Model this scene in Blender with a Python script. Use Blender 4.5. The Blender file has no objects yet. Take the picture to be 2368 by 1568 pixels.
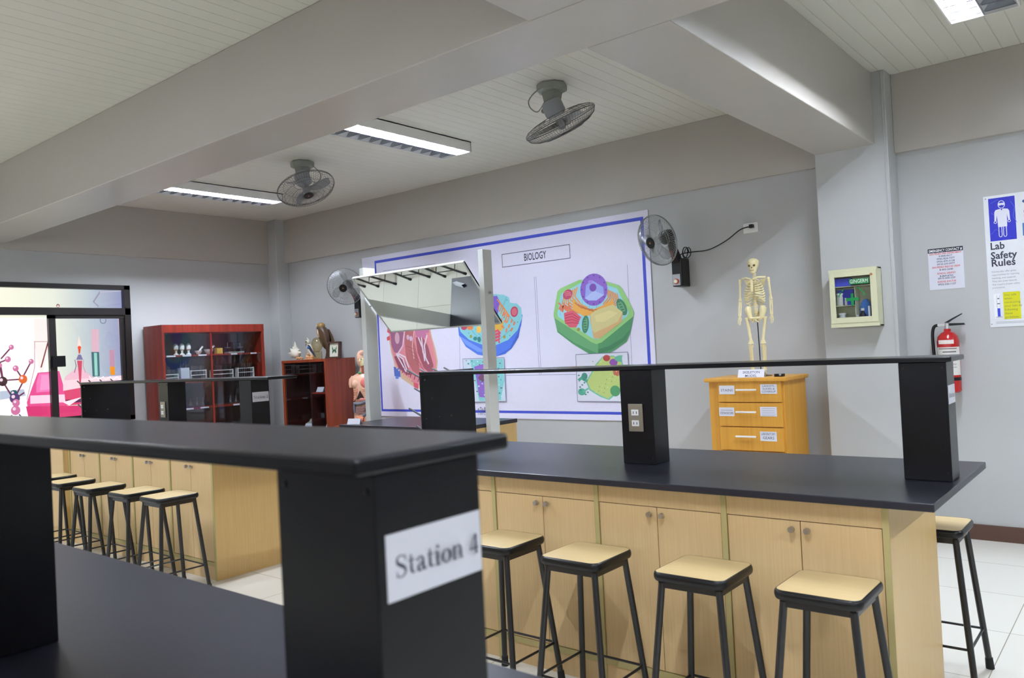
import bpy, bmesh, math, random
from mathutils import Vector, Matrix
random.seed(7)
V = Vector
PI = math.pi
SC = bpy.context.scene
COL = SC.collection

# ------------------------------------------------------------------ camera
W, H, F = 2368.0, 1568.0, 1839.3
CAM = V((0, 0, 1.4))
YAW, PITCH, ROLL = -0.6848, 0.01378, -0.05038
cy, sy, cp, sp, cr, sr = (math.cos(YAW), math.sin(YAW), math.cos(PITCH), math.sin(PITCH), math.cos(ROLL), math.sin(ROLL))
f0, r0, u0 = V((sy, cy, 0)), V((cy, -sy, 0)), V((0, 0, 1))
FWD = cp * f0 + sp * u0
up2 = -sp * f0 + cp * u0
RGT = cr * r0 + sr * up2
UPV = -sr * r0 + cr * up2
cam_data = bpy.data.cameras.new('camera')
cam = bpy.data.objects.new('camera', cam_data)
COL.objects.link(cam)
m = Matrix.Identity(4)
for i in range(3):
    m[i][0], m[i][1], m[i][2], m[i][3] = RGT[i], UPV[i], -FWD[i], CAM[i]
cam.matrix_world = m
cam_data.sensor_width = 36
cam_data.lens = F * 36 / W
cam_data.clip_start = 0.02
cam_data.dof.use_dof = True
cam_data.dof.focus_distance = 4.6
cam_data.dof.aperture_fstop = 5.0
SC.camera = cam

def ray(u, v):
    return RGT * ((u - W / 2) / F) - UPV * ((v - H / 2) / F) + FWD
def onx(u, v, x):
    d = ray(u, v); return CAM + d * ((x - CAM.x) / d.x)
def ony(u, v, y):
    d = ray(u, v); return CAM + d * ((y - CAM.y) / d.y)
def onz(u, v, z):
    d = ray(u, v); return CAM + d * ((z - CAM.z) / d.z)

# ------------------------------------------------------------------ colour management, world
SC.view_settings.view_transform = 'Standard'
SC.view_settings.look = 'None'
SC.view_settings.gamma = 1
SC.view_settings.exposure = 0.95
SC.view_settings.use_curve_mapping = False
SC.cycles.use_denoising = True
SC.cycles.max_bounces = 8
SC.cycles.diffuse_bounces = 5
SC.cycles.sample_clamp_indirect = 6
wd = bpy.data.worlds.new('world'); SC.world = wd; wd.use_nodes = True
wd.node_tree.nodes['Background'].inputs[0].default_value = (0.55, 0.65, 0.8, 1)
wd.node_tree.nodes['Background'].inputs[1].default_value = 1.0
TUBE_E = 500.0       # fluorescent tubes
FILL_PANE_E = 4.6         # glowing panes added for fill light in the wall behind the camera
FILM_E = 0.62        # printed window film lit from outside

# ------------------------------------------------------------------ materials
def lin(c):
    return tuple(((x / 255) / 12.92 if x / 255 <= 0.04045 else (((x / 255) + 0.055) / 1.055) ** 2.4) for x in c) + (1,)
MATS = {}
def mat(name, rgb, rough=0.5, metal=0.0, spec=0.5, vary=0.04, nscale=8.0, emit=0.0, trans=0.0, alpha=1.0, coat=0.0, bump=0.0):
    """procedural principled material; rgb are the surface's own 0-255 sRGB values"""
    mt = bpy.data.materials.new(name); mt.use_nodes = True
    nt = mt.node_tree; b = nt.nodes['Principled BSDF']
    c = lin(rgb)
    if vary > 0:
        tc = nt.nodes.new('ShaderNodeTexCoord'); nz = nt.nodes.new('ShaderNodeTexNoise')
        nz.inputs['Scale'].default_value = nscale; nz.inputs['Detail'].default_value = 3
        nt.links.new(tc.outputs['Object'], nz.inputs['Vector'])
        mx = nt.nodes.new('ShaderNodeMix'); mx.data_type = 'RGBA'
        mx.inputs[6].default_value = tuple(x * (1 - vary) for x in c[:3]) + (1,)
        mx.inputs[7].default_value = tuple(min(1, x * (1 + vary)) for x in c[:3]) + (1,)
        nt.links.new(nz.outputs['Fac'], mx.inputs[0]); nt.links.new(mx.outputs[2], b.inputs['Base Color'])
        if bump:
            bp = nt.nodes.new('ShaderNodeBump'); bp.inputs['Strength'].default_value = bump; bp.inputs['Distance'].default_value = 0.01
            nt.links.new(nz.outputs['Fac'], bp.inputs['Height']); nt.links.new(bp.outputs['Normal'], b.inputs['Normal'])
    else:
        b.inputs['Base Color'].default_value = c
    b.inputs['Roughness'].default_value = rough; b.inputs['Metallic'].default_value = metal
    b.inputs['Specular IOR Level'].default_value = spec
    if emit:
        b.inputs['Emission Color'].default_value = c; b.inputs['Emission Strength'].default_value = emit
    if trans: b.inputs['Transmission Weight'].default_value = trans
    if alpha < 1: b.inputs['Alpha'].default_value = alpha
    if coat: b.inputs['Coat Weight'].default_value = coat
    MATS[name] = mt
    return mt

def grain(name, rgb1, rgb2, rough, axis='Z', scale=60, spec=0.5, coat=0.0):
    mt = mat(name, rgb1, rough, spec=spec, vary=0, coat=coat); nt = mt.node_tree; b = nt.nodes['Principled BSDF']
    tc = nt.nodes.new('ShaderNodeTexCoord'); mp = nt.nodes.new('ShaderNodeMapping')
    s = [scale, scale, scale]; s['XYZ'.index(axis)] = scale * 0.03; mp.inputs['Scale'].default_value = s
    nz = nt.nodes.new('ShaderNodeTexNoise'); nz.inputs['Scale'].default_value = 1; nz.inputs['Detail'].default_value = 4
    nt.links.new(tc.outputs['Object'], mp.inputs['Vector']); nt.links.new(mp.outputs[0], nz.inputs['Vector'])
    mx = nt.nodes.new('ShaderNodeMix'); mx.data_type = 'RGBA'; mx.inputs[6].default_value = lin(rgb1); mx.inputs[7].default_value = lin(rgb2)
    rr = nt.nodes.new('ShaderNodeMapRange'); rr.inputs[1].default_value = 0.35; rr.inputs[2].default_value = 0.65
    nt.links.new(nz.outputs['Fac'], rr.inputs[0]); nt.links.new(rr.outputs[0], mx.inputs[0]); nt.links.new(mx.outputs[2], b.inputs['Base Color'])
    return mt

def paint(name, rgb, rough):
    """glossy plaster paint with slight trowel unevenness"""
    mt = mat(name, rgb, rough, vary=0.025, nscale=1.5); nt = mt.node_tree; b = nt.nodes['Principled BSDF']
    tc = nt.nodes.new('ShaderNodeTexCoord'); nz = nt.nodes.new('ShaderNodeTexNoise'); nz.inputs['Scale'].default_value = 5; nz.inputs['Detail'].default_value = 5
    bp = nt.nodes.new('ShaderNodeBump'); bp.inputs['Strength'].default_value = 0.12; bp.inputs['Distance'].default_value = 0.02
    nt.links.new(tc.outputs['Object'], nz.inputs['Vector']); nt.links.new(nz.outputs['Fac'], bp.inputs['Height']); nt.links.new(bp.outputs[0], b.inputs['Normal'])
    return mt

WALL = paint('wall_paint', (180, 182, 182), 0.33)
BEAM = paint('beam_paint_warm_bounce', (180, 175, 167), 0.27)  # same paint as the walls, warm indirect light mixed into the colour
BLACKW = mat('black_laminate', (14, 14, 19), 0.26, spec=0.28, vary=0.08, nscale=30)
TOPW = mat('black_worktop', (32, 33, 43), 0.32, vary=0.10, nscale=40)
WOOD = grain('beech_laminate', (208, 178, 130), (201, 170, 121), 0.45, scale=140)
EDGEW = mat('olive_edge_strip', (176, 162, 108), 0.5)
ENDW = grain('beech_side_panel', (208, 176, 118), (202, 169, 110), 0.36, scale=140)
BLACKM = mat('black_metal', (20, 20, 24), 0.30, spec=0.6)
RUBBER = mat('rubber', (14, 14, 16), 0.7)
SEATW = grain('seat_laminate', (210, 186, 136), (205, 180, 129), 0.4, axis='X', scale=120)
CHROME = mat('brushed_metal', (190, 190, 195), 0.28, metal=1.0)
STEEL = mat('pale_steel', (205, 205, 205), 0.35, metal=0.8)
WHITE = mat('white_plastic', (232, 232, 230), 0.4)
PAPER = mat('paper_white', (214, 216, 226), 0.7, vary=0.01)
INK = mat('ink_dark', (70, 70, 88), 0.7, vary=0)
BLACKP = mat('black_plastic', (14, 14, 16), 0.32, spec=0.35)
GREYP = mat('grey_enamel', (146, 151, 143), 0.5)
REDW = grain('red_stained_wood', (142, 48, 32), (116, 36, 25), 0.35, scale=25)
BROWNW = grain('brown_stained_wood', (140, 62, 30), (116, 46, 24), 0.4, scale=22)
DARKIN = grain('shaded_inside_wood', (62, 18, 16), (42, 13, 12), 0.45, scale=22)  # inside of the brown cabinet, its shade put into the colour
PINEW = grain('orange_pine', (214, 158, 62), (204, 146, 54), 0.4, scale=35)
BONE = mat('bone', (228, 216, 168), 0.45, nscale=30)
SKIN = mat('model_skin', (214, 168, 142), 0.35)
CREAM = mat('cream_enamel', (206, 206, 172), 0.4)
ALU = mat('white_aluminium', (214, 217, 214), 0.32, spec=0.6)
RED = mat('red_paint', (176, 22, 24), 0.25, coat=0.5)
FRAMEW = mat('dark_bronze_frame', (30, 25, 24), 0.35)
CARDW = mat('card', (230, 232, 236), 0.7, vary=0.01)
MIRROR = mat('mirror_silver', (238, 244, 236), 0.015, metal=1.0, vary=0)
def glassmat(name, tint=(1, 1, 1), gloss=0.10, rough=0.02):
    mt = bpy.data.materials.new(name); mt.use_nodes = True; nt = mt.node_tree; nt.nodes.clear()
    o = nt.nodes.new('ShaderNodeOutputMaterial'); mx = nt.nodes.new('ShaderNodeMixShader')
    t = nt.nodes.new('ShaderNodeBsdfTransparent'); g = nt.nodes.new('ShaderNodeBsdfGlossy'); lw = nt.nodes.new('ShaderNodeLayerWeight'); fr = nt.nodes.new('ShaderNodeMath'); fr.operation = 'POWER'; fr.inputs[1].default_value = 4.0; nt.links.new(lw.outputs['Facing'], fr.inputs[0])
    t.inputs[0].default_value = tuple(tint) + (1,); g.inputs['Roughness'].default_value = rough
    ad = nt.nodes.new('ShaderNodeMath'); ad.operation = 'ADD'; ad.inputs[1].default_value = gloss
    nt.links.new(fr.outputs[0], ad.inputs[0]); nt.links.new(ad.outputs[0], mx.inputs[0])
    nt.links.new(t.outputs[0], mx.inputs[1]); nt.links.new(g.outputs[0], mx.inputs[2]); nt.links.new(mx.outputs[0], o.inputs[0])
    return mt
GLASS = glassmat('cabinet_glass', (0.93, 0.95, 0.96), 0.05)
CLEARG = glassmat('lab_glass', (0.86, 0.90, 0.92), 0.16, 0.08)
BLADEC = glassmat('smoky_blade_plastic', (0.86, 0.87, 0.88), 0.14, 0.25)
DOMEG = glassmat('amber_glass', (0.93, 0.86, 0.66), 0.10)
def emis(name, rgb, s):
    mt = bpy.data.materials.new(name); mt.use_nodes = True; nt = mt.node_tree; nt.nodes.clear()
    o = nt.nodes.new('ShaderNodeOutputMaterial'); e = nt.nodes.new('ShaderNodeEmission'); e.inputs[0].default_value = lin(rgb); e.inputs[1].default_value = s
    nt.links.new(e.outputs[0], o.inputs[0]); return mt
TUBE = emis('lit_tube', (232, 240, 255), TUBE_E)
FILL_PANE = emis('fill_light_pane', (240, 243, 252), FILL_PANE_E)  # glow of the added fill panes, no real window
def inkm(rgb, cache={}):
    rgb = tuple(rgb)
    if rgb not in cache: cache[rgb] = mat('print_%02x%02x%02x' % rgb, rgb, 0.55, vary=0.03, nscale=40, spec=0.3)
    return cache[rgb]
def filmm(rgb, s=1.0, cache={}):
    k = (tuple(rgb), s)
    if k not in cache: cache[k] = emis('film_%02x%02x%02x' % tuple(rgb), rgb, FILM_E * s)
    return cache[k]

# floor tiles, ceiling planks
def floor_mat():
    mt = mat('floor_tiles', (214, 212, 202), 0.16, vary=0); nt = mt.node_tree; b = nt.nodes['Principled BSDF']
    tc = nt.nodes.new('ShaderNodeTexCoord'); br = nt.nodes.new('ShaderNodeTexBrick')
    br.offset = 0; br.inputs['Scale'].default_value = 1; br.inputs['Brick Width'].default_value = 0.6; br.inputs['Row Height'].default_value = 0.6
    br.inputs['Mortar Size'].default_value = 0.0022; br.inputs['Color1'].default_value = lin((216, 214, 204)); br.inputs['Color2'].default_value = lin((211, 209, 199))
    br.inputs['Mortar'].default_value = lin((150, 142, 126))
    nt.links.new(tc.outputs['Object'], br.inputs['Vector']); nt.links.new(br.outputs['Color'], b.inputs['Base Color']); return mt
def ceil_mat():
    mt = mat('ceiling_planks', (214, 210, 194), 0.42, vary=0); nt = mt.node_tree; b = nt.nodes['Principled BSDF']
    tc = nt.nodes.new('ShaderNodeTexCoord'); br = nt.nodes.new('ShaderNodeTexBrick')
    mp = nt.nodes.new('ShaderNodeMapping')
    br.offset = 0; br.inputs['Scale'].default_value = 1; br.inputs['Brick Width'].default_value = 0.1; br.inputs['Row Height'].default_value = 50
    br.inputs['Mortar Size'].default_value = 0.004; br.inputs['Mortar Smooth'].default_value = 0.6
    br.inputs['Color1'].default_value = lin((214, 212, 200)); br.inputs['Color2'].default_value = lin((212, 210, 198)); br.inputs['Mortar'].default_value = lin((198, 195, 180))
    mp.inputs['Location'].default_value = (0, 20, 0)
    nt.links.new(tc.outputs['Object'], mp.inputs[0]); nt.links.new(mp.outputs[0], br.inputs['Vector']); nt.links.new(br.outputs['Color'], b.inputs['Base Color'])
    bp = nt.nodes.new('ShaderNodeBump'); bp.inputs['Strength'].default_value = 0.5; bp.inputs['Distance'].default_value = 0.004; bp.invert = True
    nt.links.new(br.outputs['Fac'], bp.inputs['Height']); nt.links.new(bp.outputs[0], b.inputs['Normal']); return mt
FLOOR = floor_mat(); CEIL = ceil_mat()

# ------------------------------------------------------------------ mesh builder
class MB:
    def __init__(s): s.v = []; s.f = []; s.mi = []; s.mats = []; s.M = Matrix.Identity(4)
    def m(s, mt):
        if mt not in s.mats: s.mats.append(mt)
        return s.mats.index(mt)
    def add(s, vs, fs, mt=None):
        o = len(s.v); k = s.m(mt) if mt else 0
        s.v += [s.M @ V(p) for p in vs]; s.f += [tuple(i + o for i in f) for f in fs]; s.mi += [k] * len(fs); return s
    def box(s, a, b, mt=None):
        x0, x1 = sorted((a[0], b[0])); y0, y1 = sorted((a[1], b[1])); z0, z1 = sorted((a[2], b[2]))
        vs = [(x0, y0, z0), (x1, y0, z0), (x1, y1, z0), (x0, y1, z0), (x0, y0, z1), (x1, y0, z1), (x1, y1, z1), (x0, y1, z1)]
        return s.add(vs, [(0, 3, 2, 1), (4, 5, 6, 7), (0, 1, 5, 4), (1, 2, 6, 5), (2, 3, 7, 6), (3, 0, 4, 7)], mt)
    def loft(s, rings, cap=True, mt=None, closed=False):
        n = len(rings[0]); vs = [p for r in rings for p in r]; fs = []
        L = len(rings)
        for i in range(L - 1 + (1 if closed else 0)):
            j = (i + 1) % L
            for k in range(n): fs.append((i * n + k, i * n + (k + 1) % n, j * n + (k + 1) % n, j * n + k))
        if cap and not closed: fs += [tuple(range(n))[::-1], tuple((L - 1) * n + k for k in range(n))]
        return s.add(vs, fs, mt)
    def tube(s, pts, r, seg=8, mt=None, closed=False):
        pts = [V(p) for p in pts]; n = len(pts); rings = []; prev = None
        rs = r if isinstance(r, (list, tuple)) else [r] * n
        for i, p in enumerate(pts):
            if closed: t = pts[(i + 1) % n] - pts[i - 1]
            else: t = pts[min(i + 1, n - 1)] - pts[max(i - 1, 0)]
            t = t.normalized() if t.length > 1e-9 else V((0, 0, 1))
            if prev is None:
                a = t.orthogonal().normalized()
            else:
                a = prev - t * prev.dot(t); a = a.normalized() if a.length > 1e-6 else t.orthogonal().normalized()
            prev = a; b = t.cross(a)
            rings.append([p + rs[i] * (math.cos(2 * PI * k / seg) * a + math.sin(2 * PI * k / seg) * b) for k in range(seg)])
        return s.loft(rings, mt=mt, closed=closed)
    def cyl(s, a, b, r, seg=16, r2=None, mt=None): return s.tube([a, b], [r, r if r2 is None else r2], seg, mt)
    def lathe(s, prof, c=(0, 0, 0), seg=20, mt=None, sx=1, sy=1):
        return s.loft([[(c[0] + sx * r * math.cos(2 * PI * k / seg), c[1] + sy * r * math.sin(2 * PI * k / seg), c[2] + z) for k in range(seg)] for r, z in prof], mt=mt)
    def ball(s, c, r, mt=None, seg=12, rings=8):
        r = (r, r, r) if isinstance(r, (int, float)) else r
        R = []
        for i in range(rings + 1):
            a = -PI / 2 + PI * i / rings; ca = max(math.cos(a), 0.02)
            R.append([(c[0] + r[0] * ca * math.cos(2 * PI * k / seg), c[1] + r[1] * ca * math.sin(2 * PI * k / seg), c[2] + r[2] * math.sin(a)) for k in range(seg)])
        return s.loft(R, mt=mt)
    def prism(s, poly, d, mt=None):
        """polygon of 3-d points pushed along d"""
        n = len(poly); a = [V(p) for p in poly]; b = [p + V(d) for p in a]
        return s.add(a + b, [tuple(range(n))[::-1], tuple(range(n, 2 * n))] + [(i, (i + 1) % n, n + (i + 1) % n, n + i) for i in range(n)], mt)
    def build(s, name, mt=None, parent=None, smooth=False, bevel=0):
        me = bpy.data.meshes.new(name)
        off = V((0, 0, 0)); p = parent
        while p is not None: off += p.location; p = p.parent
        me.from_pydata([tuple(v - off) for v in s.v], [], s.f)
        ml = s.mats if s.mats else [mt]
        if s.mats and mt and mt not in s.mats and not ml: ml = [mt]
        for q in ml: me.materials.append(q)
        me.polygons.foreach_set('material_index', s.mi)
        bm = bmesh.new(); bm.from_mesh(me); bmesh.ops.recalc_face_normals(bm, faces=bm.faces); bm.to_mesh(me); bm.free()
        if smooth:
            me.polygons.foreach_set('use_smooth', [True] * len(me.polygons))
            try: me.set_sharp_from_angle(angle=math.radians(40))
            except Exception: pass
        me.update()
        o = bpy.data.objects.new(name, me); COL.objects.link(o); o.parent = parent
        if bevel:
            md = o.modifiers.new('bevel', 'BEVEL'); md.width = bevel; md.segments = 2; md.limit_method = 'ANGLE'; md.angle_limit = math.radians(50)
        return o

def tag(o, label, cat, group=None):
    o['label'] = label; o['category'] = cat
    if group: o['group'] = group
    return o
def thing(name, loc, label, cat, group=None):
    o = bpy.data.objects.new(name, None); COL.objects.link(o); o.location = loc; o.empty_display_size = 0.1
    return tag(o, label, cat, group)
def struct(name, mb, mt, bevel=0, parent=None):
    o = mb.build(name, mt, parent, bevel=bevel)
    if parent is None: o['kind'] = 'structure'
    return o
KIDS = {}
def dup(root, loc, label=None, rotz=None):
    def cp_(o, par):
        c = o.copy(); COL.objects.link(c)
        if par is not None: c.parent = par
        for ch in o.children: cp_(ch, c)
        return c
    r = cp_(root, None); r.location = loc
    if rotz is not None: r.rotation_euler.z = rotz
    if label: r['label'] = label
    return r
def soft(pts, n=5):
    # smooth curve through the given points
    p = [V(q) for q in pts]; out = []
    for i in range(len(p) - 1):
        a, b, c, d = p[max(i - 1, 0)], p[i], p[i + 1], p[min(i + 2, len(p) - 1)]
        for k in range(n):
            t = k / n; out.append(0.5 * ((2 * b) + (c - a) * t + (2 * a - 5 * b + 4 * c - d) * t * t + (3 * b - a - 3 * c + d) * t ** 3))
    return out + [p[-1]]
def bx(a, b): return MB().box(a, b)

def basis(org, z, up=(0, 0, 1)):
    z = V(z).normalized(); x = V(up).cross(z)
    x = x.normalized() if x.length > 1e-5 else V((1, 0, 0)); y = z.cross(x)
    M = Matrix.Identity(4)
    for i in range(3): M[i][0], M[i][1], M[i][2], M[i][3] = x[i], y[i], z[i], org[i]
    return M

# ------------------------------------------------------------------ flat printing: text and shapes on a plane
TXT = {}
def text_geo(body, bold=0.0, align='CENTER'):
    k = (body, bold, align)
    if k in TXT: return TXT[k]
    cu = bpy.data.curves.new('tmp', 'FONT'); cu.body = body; cu.align_x = align; cu.size = 1; cu.offset = bold; cu.resolution_u = 2; cu.fill_mode = 'FRONT'
    ob = bpy.data.objects.new('tmp', cu); COL.objects.link(ob)
    dg = bpy.context.evaluated_depsgraph_get(); me = ob.evaluated_get(dg).to_mesh()
    g = ([tuple(v.co[:2]) for v in me.vertices], [tuple(p.vertices) for p in me.polygons])
    bpy.data.objects.remove(ob); bpy.data.curves.remove(cu)
    TXT[k] = g; return g
class Art:
    """printing on a plane: origin o, unit right r, unit up u, facing n"""
    def __init__(s, mb, o, r, u, n, step=0.0004): s.mb = mb; s.o = V(o); s.r = V(r); s.u = V(u); s.n = V(n); s.l = 1; s.step = step
    def P(s, x, y): return s.o + s.r * x + s.u * y + s.n * (s.l * s.step)
    def poly(s, pts, mt):
        s.mb.add([s.P(*p) for p in pts], [tuple(range(len(pts)))], mt); s.l += 1
    def world(s, pts, mt):
        """polygon given as points already on the plane"""
        s.poly([((V(p) - s.o).dot(s.r), (V(p) - s.o).dot(s.u)) for p in pts], mt)
    def rect(s, x0, y0, x1, y1, mt): s.poly([(x0, y0), (x1, y0), (x1, y1), (x0, y1)], mt)
    def ell(s, x, y, rx, ry, mt, a=0, n=24):
        ca, sa = math.cos(a), math.sin(a)
        s.poly([(x + rx * math.cos(t) * ca - ry * math.sin(t) * sa, y + rx * math.cos(t) * sa + ry * math.sin(t) * ca) for t in (2 * PI * k / n for k in range(n))], mt)
    def line(s, pts, w, mt, ws=None):
        pts = [V((p[0], p[1])) for p in pts]; L = []; R = []
        for i, p in enumerate(pts):
            t = pts[min(i + 1, len(pts) - 1)] - pts[max(i - 1, 0)]; t = t.normalized() if t.length > 0 else V((1, 0)); n = V((-t.y, t.x)) * ((ws[i] if ws else w) / 2)
            L.append(p + n); R.append(p - n)
        k = len(pts)
        s.mb.add([s.P(*q) for q in L + R], [(i, i + 1, k + i + 1, k + i) for i in range(k - 1)], mt); s.l += 1
    def wline(s, pts, w, mt): s.line([((V(p) - s.o).dot(s.r), (V(p) - s.o).dot(s.u)) for p in pts], w, mt)
    def text(s, body, x, y, size, mt, bold=0.0, sx=1.0, align='CENTER', fit=None):
        vs, fs = text_geo(body, bold, align)
        if fit:
            w = max(p[0] for p in vs) - min(p[0] for p in vs); sx = fit / (w * size)
        s.mb.add([s.P(x + p[0] * size * sx, y + p[1] * size) for p in vs], fs, mt); s.l += 1

# serif glyph strokes: list of (points, widths)
T_, t_ = 0.105, 0.035
def arc(cx, cy_, rx, ry, a0, a1, n=12): return [(cx + rx * math.cos(math.radians(a0 + (a1 - a0) * i / n)), cy_ + ry * math.sin(math.radians(a0 + (a1 - a0) * i / n))) for i in range(n + 1)]
SERIF = {
 'S': (0.52, [([(0.43, 0.56), (0.37, 0.64), (0.26, 0.67), (0.14, 0.64), (0.08, 0.55), (0.10, 0.45), (0.20, 0.38), (0.32, 0.32), (0.42, 0.24), (0.44, 0.14), (0.38, 0.04), (0.26, -0.01), (0.14, 0.02), (0.07, 0.11)], [.04, .04, .04, .06, .09, .11, .12, .12, .11, .09, .06, .04, .04, .05]), ([(0.44, 0.67), (0.44, 0.47)], [.03, .03]), ([(0.065, 0.2), (0.065, -0.01)], [.03, .03])]),
 't': (0.34, [([(0.15, 0.60), (0.15, 0.10), (0.20, 0.02), (0.31, 0.05)], [.05, .11, .07, .03]), ([(0.02, 0.43), (0.31, 0.43)], [.035, .035])]),
 'a': (0.48, [([(0.07, 0.34), (0.12, 0.43), (0.24, 0.46), (0.32, 0.38), (0.33, 0.25), (0.33, 0.07), (0.38, 0.01), (0.46, 0.05)], [.09, .05, .04, .09, .11, .10, .06, .03]), ([(0.32, 0.27), (0.16, 0.22), (0.09, 0.13), (0.11, 0.03), (0.20, 0.01), (0.33, 0.08)], [.03, .05, .10, .08, .04, .03])]),
 'i': (0.28, [([(0.14, 0.43), (0.14, 0.0)], [.11, .11]), ([(0.03, 0.44), (0.19, 0.44)], [.035, .035]), ([(0.03, 0.015), (0.25, 0.015)], [.035, .035]), ([(0.14, 0.66), (0.14, 0.55)], [.11, .11])]),
 'o': (0.50, [(arc(0.25, 0.22, 0.17, 0.215, 90, 450, 20), [.035 + .08 * abs(math.cos(math.radians(90 + 18 * i))) ** 1.5 for i in range(21)])]),
 'n': (0.54, [([(0.13, 0.44), (0.13, 0.0)], [.11, .11]), ([(0.03, 0.44), (0.17, 0.44)], [.035, .035]), ([(0.03, 0.015), (0.23, 0.015)], [.035, .035]), ([(0.14, 0.36), (0.22, 0.44), (0.33, 0.45), (0.40, 0.36), (0.41, 0.2), (0.41, 0.0)], [.03, .04, .06, .10, .11, .11]), ([(0.31, 0.015), (0.51, 0.015)], [.035, .035])]),
 '2': (0.50, [([(0.06, 0.50), (0.12, 0.62), (0.24, 0.66), (0.36, 0.60), (0.38, 0.47), (0.30, 0.32), (0.08, 0.06)], [.03, .05, .05, .09, .11, .09, .04]), ([(0.06, 0.04), (0.42, 0.04), (0.46, 0.14)], [.09, .09, .03])]),
 '3': (0.50, [([(0.07, 0.54), (0.14, 0.64), (0.26, 0.66), (0.35, 0.58), (0.35, 0.46), (0.20, 0.36)], [.03, .05, .05, .10, .09, .03]), ([(0.20, 0.36), (0.36, 0.30), (0.40, 0.17), (0.32, 0.04), (0.18, -0.01), (0.06, 0.05)], [.03, .09, .11, .07, .04, .07])]),
 '4': (0.50, [([(0.34, 0.66), (0.04, 0.20)], [.035, .035]), ([(0.03, 0.18), (0.46, 0.18)], [.06, .06]), ([(0.34, 0.66), (0.34, 0.0)], [.11, .11]), ([(0.24, 0.015), (0.44, 0.015)], [.035, .035])]),
 ' ': (0.26, []),
}
def serif(art, s_, x, y, size, mt):
    for ch in s_:
        w, st = SERIF[ch]
        for pts, ws in st: art.line([(x + p[0] * size, y + p[1] * size) for p in pts], 0, mt, [q * size for q in ws])
        x += w * size
    return x

# ================================================================== ROOM
CZ = 3.16
XL, XR, YB, YF = -8.63, 5.2, 5.975, -3.4
struct('floor', bx((XL - 0.2, YF - 0.2, -0.1), (XR + 0.2, YB + 0.2, 0)), FLOOR)
struct('ceiling', bx((XL - 0.2, YF - 0.2, CZ), (XR + 0.2, YB + 0.2, CZ + 0.1)), CEIL)
struct('wall_back', bx((XL - 0.2, YB, 0), (XR + 0.2, YB + 0.15, CZ)), WALL)
WY0, WY1, WZ0, WZ1 = 1.2, 4.065, 0.86, 2.305
wl = MB()
wl.box((XL - 0.15, YF, 0), (XL, WY0, CZ)).box((XL - 0.15, WY1, 0), (XL, YB, CZ)).box((XL - 0.15, WY0, 0), (XL, WY1, WZ0)).box((XL - 0.15, WY0, WZ1), (XL, WY1, CZ))
struct('wall_left', wl, WALL)
# walls out of the frame; the front one holds invented glowing panes for fill
def wall_with_openings(name, axis, pos, a0, a1, openings, z0=1.85, z1=2.55, t=0.15):
    mb = MB(); q = a0
    def B(u0, u1, za, zb):
        if axis == 'x': mb.box((pos, u0, za), (pos + t, u1, zb))
        else: mb.box((u0, pos - t, za), (u1, pos, zb))
    for (w0, w1) in openings:
        B(q, w0, 0, CZ); B(w0, w1, 0, z0); B(w0, w1, z1, CZ); q = w1
    B(q, a1, 0, CZ); struct(name, mb, WALL)
RW = []
FW = [(-8.0, -5.6), (-3.4, -1.4), (-0.6, 1.4), (2.2, 4.6)]
wall_with_openings('wall_right', 'x', XR, YF, YB, RW)
wall_with_openings('wall_front', 'y', YF, XL, XR, FW)
wn = 2
for (a, b) in RW:
    o = struct('window_%d' % wn, bx((XR + 0.05, a, 1.85), (XR + 0.06, b, 2.55)), FILL_PANE); wn += 1
for (a, b) in FW:
    o = struct('window_%d' % wn, bx((a, YF - 0.06, 1.85), (b, YF - 0.05, 2.55)), FILL_PANE); wn += 1  # unseen pane added for fill, set high to stay out of reflections
# beams
BZ = 2.67
struct('trim_1', bx((XL, 2.46, BZ), (XR, 2.86, CZ)), BEAM, bevel=0.006)
struct('trim_2', MB().box((-1.845, YF, BZ), (-1.45, 2.4602, CZ)).box((-1.845, 2.8598, BZ), (-1.45, 5.765, CZ)), BEAM, bevel=0.006)
struct('trim_3', bx((-1.85, 5.76, 0), (-1.365, YB, CZ)), WALL, bevel=0.006)
struct('trim_4', MB().box((XL, 5.925, 2.62), (-1.85, YB, CZ)).box((-1.365, 5.925, 2.62), (XR, YB, CZ)), BEAM, bevel=0.004)
struct('trim_5', bx((XL, YF, 2.62), (XL + 0.035, 5.8, CZ)), BEAM, bevel=0.004)
struct('trim_6', bx((XL, 5.80, 0), (XL + 0.2, YB, CZ)), WALL, bevel=0.006)
struct('trim_7', bx((XL, -0.8, BZ), (XR, -0.4, CZ)), BEAM, bevel=0.006)
BASEB = mat('baseboard_wood', (84, 58, 48), 0.4)
struct('baseboard_back', MB().box((-1.365, 5.96, 0), (XR, YB, 0.10)).box((XL + 0.2, 5.96, 0), (-1.85, YB, 0.10)), BASEB)
tr = MB().cyl((-1.385, 5.757, 1.2), (-1.385, 5.757, 3.15), 0.003, 8)
struct('trim_8', tr, WALL)

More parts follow.
